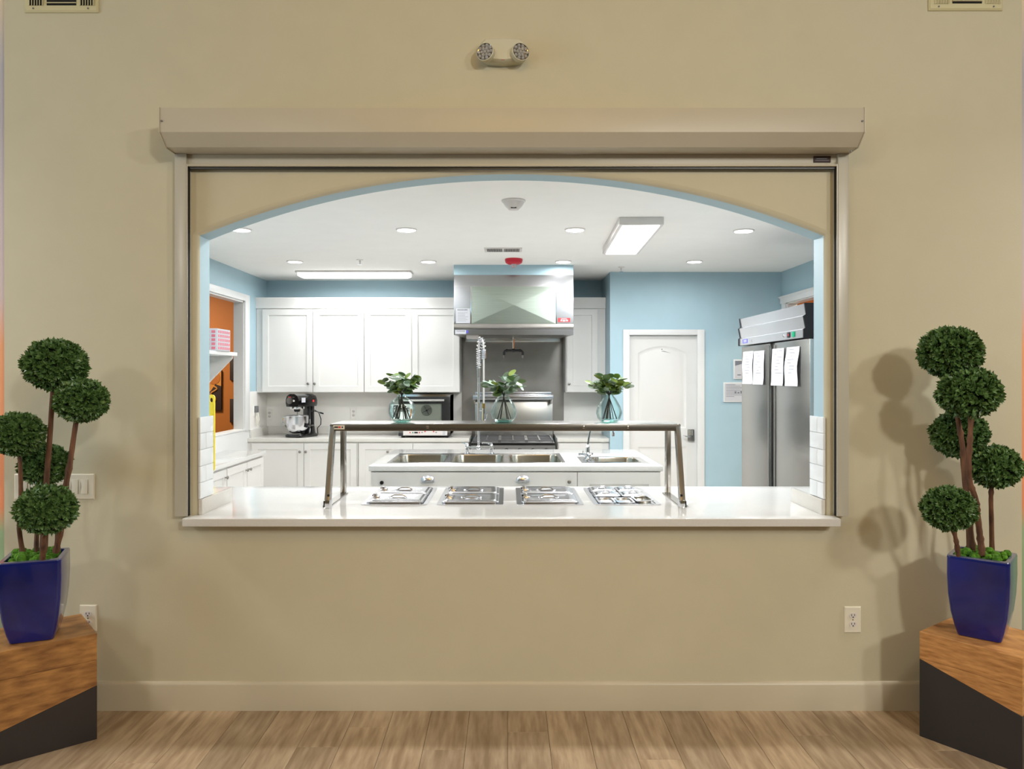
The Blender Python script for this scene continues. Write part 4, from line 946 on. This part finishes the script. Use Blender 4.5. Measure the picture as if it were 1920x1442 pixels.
def outlet(label, px0, px1, py0, py1, d, face='y', mat=m_plate, group=None):
    x0, x1, z0_, z1_ = X(px0, d), X(px1, d), Z(py1, d), Z(py0, d); hw, hh = (x1 - x0) / 2, (z1_ - z0_) / 2
    t = thing('wall_outlet', label, 'outlet', ((x0 + x1) / 2, d, (z0_ + z1_) / 2), 0, group)
    MB().loft([[(-hw, 0, -hh), (hw, 0, -hh), (hw, 0, hh), (-hw, 0, hh)], [(-hw, -.003, -hh), (hw, -.003, -hh), (hw, -.003, hh), (-hw, -.003, hh)], [(-hw + .004, -.006, -hh + .004), (hw - .004, -.006, -hh + .004), (hw - .004, -.006, hh - .004), (-hw + .004, -.006, hh - .004)]]).build('cover_plate', mat, t)
    for s in (-1, 1):
        cz = s * hh * .33; k = hh / .06
        f_ = MB().loft([[(.0165 * k * cos(2 * pi * i / 16), y_, cz + .0145 * k * max(-.85, min(.85, sin(2 * pi * i / 16)))) for i in range(16)] for y_ in (-.005, -.0085)]).build('receptacle', m_whitepanel, t)
        sl_ = MB().box(-.008 * k, -.0055 * k, -.0092, -.0085, cz - .002 * k, cz + .007 * k).box(.0055 * k, .008 * k, -.0092, -.0085, cz - .001 * k, cz + .007 * k)
        sl_.cyl((0, -.0085, cz - .007 * k), (0, -.0092, cz - .007 * k), .003 * k, 8); sl_.build('slots', m_dark, f_, kind='stuff')
    MB().cyl((0, -.006, 0), (0, -.0072, 0), .003, 8).build('screw', m_steeld, t)
    return t
outlet('white outlet on the beige wall near the honey wood pedestal, unobstructed', 1582.5, 1613.5, 1137, 1186, DW)
outlet('white outlet half hidden behind the corner of the golden wood pedestal', 150.5, 182, 1134, 1183, DW)
outlet('white outlet on the backsplash between the mixer and the wall corner', 500, 511, 767, 788, DK - .008, mat=m_splash)
outlet('white outlet on the backsplash between the mixer and the oven', 657, 669, 764, 786, DK - .008, mat=m_splash)
def switches(label, px0, px1):
    x0, x1, z0_, z1_ = X(px0, DW), X(px1, DW), Z(936, DW), Z(888.5, DW); hw, hh = (x1 - x0) / 2, (z1_ - z0_) / 2
    t = thing('light_switch', label, 'switch', ((x0 + x1) / 2, DW, (z0_ + z1_) / 2), 0, 'switch plates behind the topiary')
    MB().loft([[(-hw, 0, -hh), (hw, 0, -hh), (hw, 0, hh), (-hw, 0, hh)], [(-hw, -.003, -hh), (hw, -.003, -hh), (hw, -.003, hh), (-hw, -.003, hh)], [(-hw + .004, -.006, -hh + .004), (hw - .004, -.006, -hh + .004), (hw - .004, -.006, hh - .004), (-hw + .004, -.006, hh - .004)]]).build('cover_plate', m_plate, t)
    for k in range(3):
        xc = (k - 1) * .0455
        MB().prism([(-.006, -.034), (-.0105, -.034), (-.0065, 0), (-.0085, .034), (-.006, .034)], 'x', xc - .0165, xc + .0165).build('rocker', m_plate, t, bevel=.001)
switches('three-gang white switch plate showing past the trunks, clear side', 105, 178)
switches('three-gang white switch plate mostly hidden behind the topiary trunks', 28, 101)
t = thing('plug_and_cord', 'grey plug with hanging cord on the white corner backsplash', 'plug', (XW + .008, 7.98, Z(770, 7.98)), pi / 2)
MB().box(-.035, .035, -.006, 0, -.06, .06).build('cover_plate', m_splash, t, bevel=.002)
MB().box(-.02, .02, -.04, -.006, -.02, .05).build('plug', m_grey, t, bevel=.004)
MB().tube([(0, -.035, -.015), (0, -.045, -.05), (.01, -.05, -.1), (.0, -.03, -.16), (-.02, -.035, -.1), (-.02, -.035, -.05)], .005, 6).build('cord', m_plate, t)

# ------------------------------------------------------------------ west-wall shelf and things on it, yellow board, pictures beyond
t = thing('wall_shelf', 'white bracket shelf on the west wall below the ceiling, seen past the jamb', 'shelf', (XW, 5.6, 1.741))
MB().box(0, .31, -.4, 1.05, 0, .034).build('shelf_board', m_whitetrim, t, bevel=.008, seg=3)
for y in (-.3, 1.0): MB().prism([(0, -.3), (.012, -.3), (.28, -.02), (.28, 0), (0, 0)], 'y', y, y + .02).build('bracket', m_blue if False else m_whitepanel, t)
SH = 1.741 + .034
t = thing('printed_carton', 'pink-checked white carton on the wall shelf', 'carton', (-2.50, 6.31, SH))
MB().box(-.10, .10, -.14, .14, 0, .185).build('carton_body', m_paper, t, bevel=.004)
pt = MB()
for r_ in range(5):
    for c_ in range(4): pt.box(-.09 + c_ * .046, -.09 + c_ * .046 + .032, -.1415, -.14, .012 + r_ * .034, .012 + r_ * .034 + .022)
    for c_ in range(6): pt.box(.10, .1015, -.13 + c_ * .045, -.13 + c_ * .045 + .03, .012 + r_ * .034, .012 + r_ * .034 + .022)
pt.build('printed_pattern', m_pink, t, kind='stuff')
t = thing('paper_bag', 'small plain white bag before the pink carton on the wall shelf', 'bag', (-2.50, 6.02, SH))
MB().loft([rr(-.06, .06, -.05, .05, .01, 0), rr(-.064, .064, -.052, .052, .012, .06), rr(-.058, .058, -.04, .04, .012, .11), rr(-.05, .05, -.012, .012, .006, .15)]).build('bag_body', m_paper, t)
BDY = 5.6
t = thing('cutting_board', 'yellow plastic cutting board with a grip hole leaning by the jamb', 'cutting board', (X(393, BDY), BDY, .85))
bd = MB(); out = rr(-.16, .037, .0, .575, .02, 0); n = len(out)
hole = [(.012 + .012 * cos(2 * pi * i / n + pi / 4), .535 + .018 * sin(2 * pi * i / n + pi / 4), 0) for i in range(n)]
fl_ = lambda L, y_: [(p[0], y_, p[1]) for p in L]
bd.loft([fl_(out, 0), fl_(out, .014), fl_(hole, .014), fl_(hole, 0), fl_(out, 0)], False, False); bd.build('board', m_yellow, t)
def picture(label, x0, x1, z0_, z1_, motif):
    d = 9.5; t = thing('framed_picture', label, 'picture', ((x0 + x1) / 2, d, (z0_ + z1_) / 2), 0, 'pictures on the orange wall beyond'); hw, hh = (x1 - x0) / 2, (z1_ - z0_) / 2
    MB().box(-hw, hw, -.03, 0, -hh, hh).build('canvas', m_brown if not motif else m_brown, t, bevel=.003)
    if motif:
        MB().prism([(-hw, hh * .1), (-hw, hh), (hw, hh), (hw, .05), (hw * .3, hh * .3), (-hw * .3, -.02)], 'y', -.032, -.03).build('amber_field', m_orangepale, t)
        MB().lathe([(.085, 0), (.085, .004), (.001, .005)], 20, mtx=Matrix.Translation((hw * .1, -.032, hh * .62)) @ Matrix.Rotation(R(90), 4, 'X')).build('painted_disc', m_orange, t)
        MB().tube([(hw * .1 + .05 * sin(k * .9) * (1 - k / 20), -.034, hh * .2 - k * hh * 1.05 / 14) for k in range(15)], .010, 6).build('painted_line', m_orangepale, t)
picture('dark abstract picture with an amber disc and wavy line on the orange wall', X(385, 9.5), X(416.5, 9.5), Z(769, 9.5), Z(694, 9.5), True)
picture('dark narrow picture, upper of two beside the window reveal', X(432.5, 9.5), X(452, 9.5), Z(713, 9.5), Z(671, 9.5), False)
picture('dark narrow picture, lower of two beside the window reveal', X(432.5, 9.5), X(452, 9.5), Z(792, 9.5), Z(748, 9.5), False)

# ------------------------------------------------------------------ kitchen ceiling
dlab = ['first downlight of the near row, cut by the arch at the left', 'second downlight of the near row, above the first vase', 'third downlight of the near row, beside the ceiling panel', 'fourth downlight of the near row, toward the fridge',
        'first downlight of the far row, beside the left wall', 'second downlight of the far row, above the strip light end', 'third downlight of the far row, beside the red strobe', 'fourth downlight of the far row, before the door wall']
def downlight(x, y, lab, hid=''):
    t = thing('recessed_downlight', 'lit round ' + lab if lab else 'recessed downlight over the serving counter, %s from the west wall' % hid, 'light', (x, y, ZC), 0, 'recessed kitchen downlights' if lab else 'downlights above the serving counter')
    MB().lathe([(.062, 0), (.078, 0), (.076, -.006), (.066, -.009), (.060, -.004)], 28, cap0=False, cap1=False).build('trim_ring', m_whitepanel if True else m_white, t)
    MB().lathe([(.060, -.0035), (.001, -.0045)], 28, cap0=False).build('diffuser', m_emit, t)
for i, (x, y) in enumerate(KX): downlight(x, y, dlab[i] if i < 8 else None, ('first', 'second', 'third', 'fourth')[i % 4])
t = thing('strip_light', 'long lit strip fixture on the ceiling above the left upper cabinets', 'light', (-1.58, 7.71, ZC))
MB().box(-.59, .59, -.11, .11, -.018, 0).build('fixture_pan', m_whitepanel, t, bevel=.003)
MB().loft([rr(-.575, .575, -.10, .10, .03, -.018), rr(-.575, .575, -.10, .10, .03, -.045), rr(-.55, .55, -.08, .08, .03, -.058)]).build('diffuser', m_emit2, t)
t = thing('panel_light', 'rectangular lit panel fixture on the ceiling near the pantry door', 'light', (.925, 5.645, ZC), R(-2))
MB().box(-.15, .15, -.61, .61, -.052, 0).build('fixture_frame', m_whitepanel, t, bevel=.003)
MB().box(-.125, .125, -.59, .59, -.058, -.050).build('diffuser', m_emit2, t)
t = thing('smoke_detector', 'white smoke detector on the kitchen ceiling behind the arch crown', 'detector', (X(963, 4.56), 4.56, ZC))
MB().lathe([(.074, 0), (.074, -.008), (.066, -.012), (.062, -.02), (.05, -.038), (.034, -.052), (.032, -.056), (.001, -.057)], 28).build('detector_body', m_whitepanel, t)
MB().box(-.016, .016, -.036, -.028, -.054, -.046).build('sensor_slot', m_dark, t)
t = thing('ceiling_vent', 'small slotted white vent in the kitchen ceiling before the hood', 'vent', (X(943.5, 6.34), 6.34, ZC))
MB().box(-.16, .16, -.10, .10, -.006, 0).build('vent_frame', m_whitepanel, t, bevel=.002)
for s in (-1, 1):
    for k in range(11): MB().box(s * .0145 + s * k * .0118 - .0035, s * .0145 + s * k * .0118 + .0035, -.075, .07, -.0075, -.0055).build('slot', m_dark, t)
t = thing('fire_strobe', 'red ceiling strobe alarm with a clear lens before the hood', 'alarm', (X(963.3, 6.85), 6.85, ZC))
MB().lathe([(.080, 0), (.082, -.012), (.076, -.035), (.055, -.048), (.001, -.05)], 28).build('alarm_body', m_red, t)
MB().lathe([(.028, -.045), (.027, -.065), (.018, -.08), (.001, -.082)], 16).build('strobe_lens', m_lens, t)
for px, y, lab in ((675, 6.89, 'small chrome ceiling sprinkler above the white upper cabinets'), (1165, 7.35, 'small chrome ceiling sprinkler above the pantry door')):
    t = thing('sprinkler_head', lab, 'sprinkler', (X(px, y), y, ZC), 0, 'ceiling sprinklers')
    MB().lathe([(.034, 0), (.03, -.006), (.010, -.008), (.008, -.03), (.004, -.034), (.004, -.045)], 14).build('escutcheon', m_whitepanel, t)
    MB().lathe([(.018, -.045), (.018, -.048), (.001, -.049)], 12).build('deflector', m_chrome, t)

# ------------------------------------------------------------------ hall wall: emergency light and vents
t = thing('emergency_light', 'white twin-head emergency light high on the beige wall', 'light', (X(943, 3.46), DW, Z(100, 3.45)))
bo_ = [(-.105, .0), (-.098, -.035), (-.075, -.05), (0, -.056), (.075, -.05), (.098, -.035), (.105, 0), (.106, .03), (.085, .05), (0, .056), (-.085, .05), (-.106, .03)]
MB().loft([[(x, 0, z + .016) for x, z in bo_], [(x, -.05, z + .016) for x, z in bo_], [(x * .9, -.066, z * .86 + .016) for x, z in bo_]]).build('housing', m_lightbody, t, bevel=.002)
for s in (-1, 1):
    mt = Matrix.Translation((s * .071, -.050, -.006)) @ Matrix.Rotation(R(s * 20), 4, 'Z') @ Matrix.Rotation(R(87), 4, 'X')
    h_ = MB().lathe([(.030, -.01), (.041, .01), (.042, .034), (.039, .036)], 24, mtx=mt, cap1=False).build('lamp_head', m_lightbody, t)
    MB().lathe([(.039, .030), (.001, .012)], 24, mtx=mt, cap0=False).build('reflector', m_reflector, h_)
    ln = MB(); 
    for k, (rr_, n_) in enumerate(((0, 1), (.016, 6), (.030, 10))):
        for q in range(n_):
            a = 2 * pi * q / n_; ln.ball(mt @ Vector((rr_ * cos(a), rr_ * sin(a), .032)), .0085, 7, 5)
    ln.build('lens', m_lens, h_, kind='stuff')
MB().box(-.007, .007, -.064, -.05, -.034, -.027).build('test_button', m_red, t)
def wall_vent(label, px0, px1, py1, flip):
    x0, x1 = X(px0, DW), X(px1, DW); z0_ = Z(py1, DW); w_ = x1 - x0; hh = .19
    t = thing('wall_vent', label, 'vent', ((x0 + x1) / 2, DW, z0_ + hh / 2), 0, 'supply vents high on the hall wall')
    MB().loft([[(-w_ / 2, 0, -hh / 2), (w_ / 2, 0, -hh / 2), (w_ / 2, 0, hh / 2), (-w_ / 2, 0, hh / 2)], [(-w_ / 2, -.006, -hh / 2), (w_ / 2, -.006, -hh / 2), (w_ / 2, -.006, hh / 2), (-w_ / 2, -.006, hh / 2)], [(-w_ / 2 + .008, -.012, -hh / 2 + .008), (w_ / 2 - .008, -.012, -hh / 2 + .008), (w_ / 2 - .008, -.012, hh / 2 - .008), (-w_ / 2 + .008, -.012, hh / 2 - .008)]]).build('vent_frame', m_vent, t)
    k_ = w_ / 138
    for a_, b_ in ((-58, -34), (-26, 29), (35, 59)):
        MB().box(a_ * k_, b_ * k_, -.0132, -.0118, -hh / 2 + .03, hh / 2 - .03).build('throat', m_dark, t)
    for a_ in (-60, 35):
        for q in range(6):
            c_ = (a_ + 1.5 + q * 4.9) * k_
            MB().add([(c_ - .0035, -.0132, -hh / 2 + .028), (c_ + .0035, -.019, -hh / 2 + .028), (c_ + .0035, -.019, hh / 2 - .028), (c_ - .0035, -.0132, hh / 2 - .028),
                      (c_ - .0022, -.0132, -hh / 2 + .028), (c_ + .0048, -.019, -hh / 2 + .028), (c_ + .0048, -.019, hh / 2 - .028), (c_ - .0022, -.0132, hh / 2 - .028)],
                     [(0, 1, 2, 3), (4, 7, 6, 5), (0, 4, 5, 1), (3, 2, 6, 7), (1, 5, 6, 2), (0, 3, 7, 4)]).build('slat', m_vent, t)
    for q in range(9):
        zc_ = -hh / 2 + .032 + q * .0156
        MB().box(-26.5 * k_, 29.5 * k_, -.0185, -.0132, zc_ + .007, zc_ + .0105).build('slat', m_vent, t)
    for s in (-1, 1): MB().cyl((s * w_ * .37, -.012, -hh / 2 + .016), (s * w_ * .37, -.0145, -hh / 2 + .016), .004, 8).build('screw', m_grey, t)
wall_vent('cream slatted wall vent at the top, on the golden pedestal side', 47.5, 186, 24.5, 0)
wall_vent('cream slatted wall vent at the top, on the honey pedestal side', 1739.5, 1878, 21, 1)

# ------------------------------------------------------------------ pedestals
def pedestal(name_lab, A, u, v, L_, W_, z0_, slope, mw, seam=.342, hh=.457):
    rz = math.atan2(u[1], u[0])
    t = thing('wood_pedestal', name_lab, 'pedestal', (A[0], A[1], 0), rz)
    flip = 1 if (u[0] * v[1] - u[1] * v[0]) > 0 else -1
    def hexa(x0, x1, za, zb, ta, tb): # bottoms at x0, x1 then tops
        y0, y1 = 0, flip * W_
        return MB().add([(x0, y0, za), (x1, y0, zb), (x1, y1, zb), (x0, y1, za), (x0, y0, ta), (x1, y0, tb), (x1, y1, tb), (x0, y1, ta)], [(0, 3, 2, 1), (4, 5, 6, 7), (0, 1, 5, 4), (1, 2, 6, 5), (2, 3, 7, 6), (3, 0, 4, 7)])
    z1_ = z0_ + slope * L_
    hexa(0, L_, 0, 0, z0_ - .0008, z1_ - .0008).build('dark_base', m_darkbase, t, bevel=.001, seg=1)
    hexa(0, L_, z0_, z1_, seam - .0006, seam - .0006).build('lower_block', mw, t, bevel=.001, seg=1)
    hexa(0, L_, seam, seam, hh, hh).build('top_block', mw, t, bevel=.0015, seg=1)
    return t
u = Vector((-.77, -.638)).normalized(); v = Vector((-u.y * -1, u.x * -1)); v = Vector((u.y, -u.x)) if (u.y * 0 - u.x) > 0 else Vector((-u.y, u.x))
pedestal('golden wood pedestal with slanted charcoal base under the leafy left topiary', (-1.773, 3.219), u, v, .46, .345, .232, -.277, m_wood)
u = Vector((.595, -.804)).normalized(); v = Vector((.804, .595)).normalized()
pedestal('honey wood pedestal with slanted charcoal base under the right topiary', (1.793, 3.247), u, v, .39, .375, .337, -.282, m_woodR, seam=.3395)

# ------------------------------------------------------------------ topiaries
def leaf_ball_mesh(seed):
    rn = random.Random(seed); mb = MB()
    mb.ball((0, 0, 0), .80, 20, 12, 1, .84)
    for k in range(640):
        zz_ = 1 - 2 * (k + .5) / 640; az = k * 2.39996 + rn.uniform(-.15, .15); q = math.sqrt(1 - zz_ * zz_)
        nrm = Vector((q * cos(az), q * sin(az), zz_)); base = Vector((nrm.x, nrm.y, nrm.z * .84)) * rn.uniform(.68, .84)
        tgt = (nrm + Vector((rn.gauss(0, .33), rn.gauss(0, .33), rn.gauss(0, .33)))).normalized()
        side = tgt.cross(Vector((rn.gauss(0, 1), rn.gauss(0, 1), rn.gauss(0, 1)))).normalized(); up = side.cross(tgt)
        for j in range(7):
            a = 2 * pi * j / 7 + rn.uniform(-.4, .4); d = (tgt * rn.uniform(.6, 1.0) + (side * cos(a) + up * sin(a)) * rn.uniform(.3, .95)).normalized(); s2 = d.cross(tgt)
            if s2.length < 1e-3: continue
            s2.normalize(); ln = rn.uniform(.17, .27); wd = ln * .27; b0 = base + tgt * rn.uniform(0, .09); nn = s2.cross(d)
            i = len(mb.v); mb.v += [tuple(b0), tuple(b0 + d * ln * .55 + s2 * wd + nn * .012), tuple(b0 + d * ln), tuple(b0 + d * ln * .55 - s2 * wd + nn * .012)]
            mb.f += [(i, i + 1, i + 2), (i, i + 2, i + 3)]; mb.m += [0, 0]
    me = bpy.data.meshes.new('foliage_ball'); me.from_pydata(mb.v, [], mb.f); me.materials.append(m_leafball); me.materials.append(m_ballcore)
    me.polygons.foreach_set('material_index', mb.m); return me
BALLS = [leaf_ball_mesh(1), leaf_ball_mesh(2)]
def topiary(label, ctr, rot, trunks, seed):
    t = thing('potted_topiary', label, 'plant', (ctr[0], ctr[1], .457))
    o3 = Vector((ctr[0], ctr[1], .457)); rn = random.Random(seed)
    m = Matrix.Rotation(rot, 4, 'Z'); prof = [(.075, 0), (.080, .004), (.090, .04), (.103, .105), (.111, .18), (.1145, .26), (.114, .33), (.1145, .338), (.112, .345)]
    inn = [(.096, .345), (.094, .338), (.094, .25)]
    MB().loft([[tuple(m @ Vector(p)) for p in rr(-r, r, -r, r, .014, z, 4)] for r, z in prof + inn], True, True).build('pot', m_pot, t)
    MB().loft([[tuple(m @ Vector(p)) for p in rr(-r, r, -r, r, .014, z, 4)] for r, z in ((.1135, .3415), (.112, .3462), (.096, .3462), (.0945, .335))], False, False).build('pot_rim', m_potclay, t)
    mo = MB()
    for k in range(60):
        x, y = rn.uniform(-.083, .083), rn.uniform(-.083, .083); p = m @ Vector((x, y, .318 + rn.uniform(0, .03) + .012 * (1 - (x * x + y * y) / .014)))
        mo.ball(p, rn.uniform(.013, .022), 7, 5)
    mo.build('moss', m_moss, t, kind='stuff')
    for k, (pts, r0, ball) in enumerate(trunks):
        P3 = [P(*p) - o3 for p in pts]
        # dense, slightly knotty trunk
        dn = []; rs = []
        nseg = 6
        for i in range(len(P3) - 1):
            p0 = P3[max(i - 1, 0)]; p1 = P3[i]; p2 = P3[i + 1]; p3 = P3[min(i + 2, len(P3) - 1)]
            for q in range(nseg):
                s = q / nseg
                dn.append(.5 * ((2 * p1) + (p2 - p0) * s + (2 * p0 - 5 * p1 + 4 * p2 - p3) * s * s + (3 * p1 - p0 - 3 * p2 + p3) * s ** 3))
        dn.append(P3[-1])
        for i in range(len(dn)): rs.append(r0 * (1 - .25 * i / len(dn)) * (1 + (.28 if rn.random() < .14 else rn.uniform(-.05, .05))))
        tr = MB().tube(dn, rs, 9).build('trunk', m_bark, t)
        px, py, D, rx = ball
        b_ = bpy.data.objects.new('foliage_ball', BALLS[k % 2]); COL.objects.link(b_); b_.parent = tr; b_['kind'] = 'stuff'
        b_.location = P(px, py, D) - o3; s_ = rx * D / F / .99; b_.scale = (s_, s_, s_); b_.rotation_euler = (0, 0, rn.uniform(0, 6))
    return t
topiary('five-ball topiary in a cobalt pot on the golden wood pedestal', (-2.016, 3.181), R(21.5), [
    ([(81, 1046, 3.16), (84, 980, 3.16), (87, 905, 3.16), (92, 840, 3.15), (96, 780, 3.15), (100, 715, 3.15)], .0125, (104, 684, 3.15, 54)),
    ([(105, 1036, 3.14), (114, 985, 3.13), (121, 925, 3.13), (131, 870, 3.12), (139, 815, 3.12), (146, 770, 3.12)], .0125, (153, 751, 3.12, 46)),
    ([(42, 1034, 3.16), (36, 990, 3.14), (39, 945, 3.12), (38.5, 895, 3.10), (36, 835, 3.10)], .010, (33, 814, 3.10, 46)),
    ([(68, 1036, 3.22), (70, 980, 3.26), (76, 930, 3.28), (80, 890, 3.29)], .010, (85, 871, 3.30, 43)),
    ([(80, 1048, 3.10), (82, 1010, 3.06), (85, 970, 3.05)], .011, (87, 955, 3.05, 51.5))], 3)
topiary('five-ball topiary in a cobalt pot on the honey wood pedestal', (2.038, 3.203), R(-41), [
    ([(1825, 1036, 3.22), (1820, 1000, 3.22), (1816, 950, 3.22), (1810, 908, 3.22), (1807, 865, 3.22), (1803, 825, 3.21), (1796, 785, 3.21), (1790, 740, 3.20), (1785, 690, 3.20)], .0125, (1782, 661, 3.20, 54.5)),
    ([(1842, 1042, 3.16), (1838, 1010, 3.16), (1833, 967, 3.15), (1829, 935, 3.14), (1819, 905, 3.14), (1816.5, 870, 3.13), (1819, 815, 3.13), (1822, 760, 3.13)], .0125, (1816.5, 736, 3.13, 53.5)),
    ([(1817, 1034, 3.27), (1815, 985, 3.29), (1810, 930, 3.31), (1803, 850, 3.32)], .010, (1798.5, 815, 3.32, 48.5)),
    ([(1860, 1034, 3.26), (1859, 980, 3.24), (1858, 930, 3.22), (1861, 895, 3.22)], .0105, (1865, 875, 3.22, 45)),
    ([(1797, 1042, 3.15), (1793, 1015, 3.12), (1786, 985, 3.10), (1782, 965, 3.10)], .009, (1779, 953.5, 3.10, 46.5))], 5)
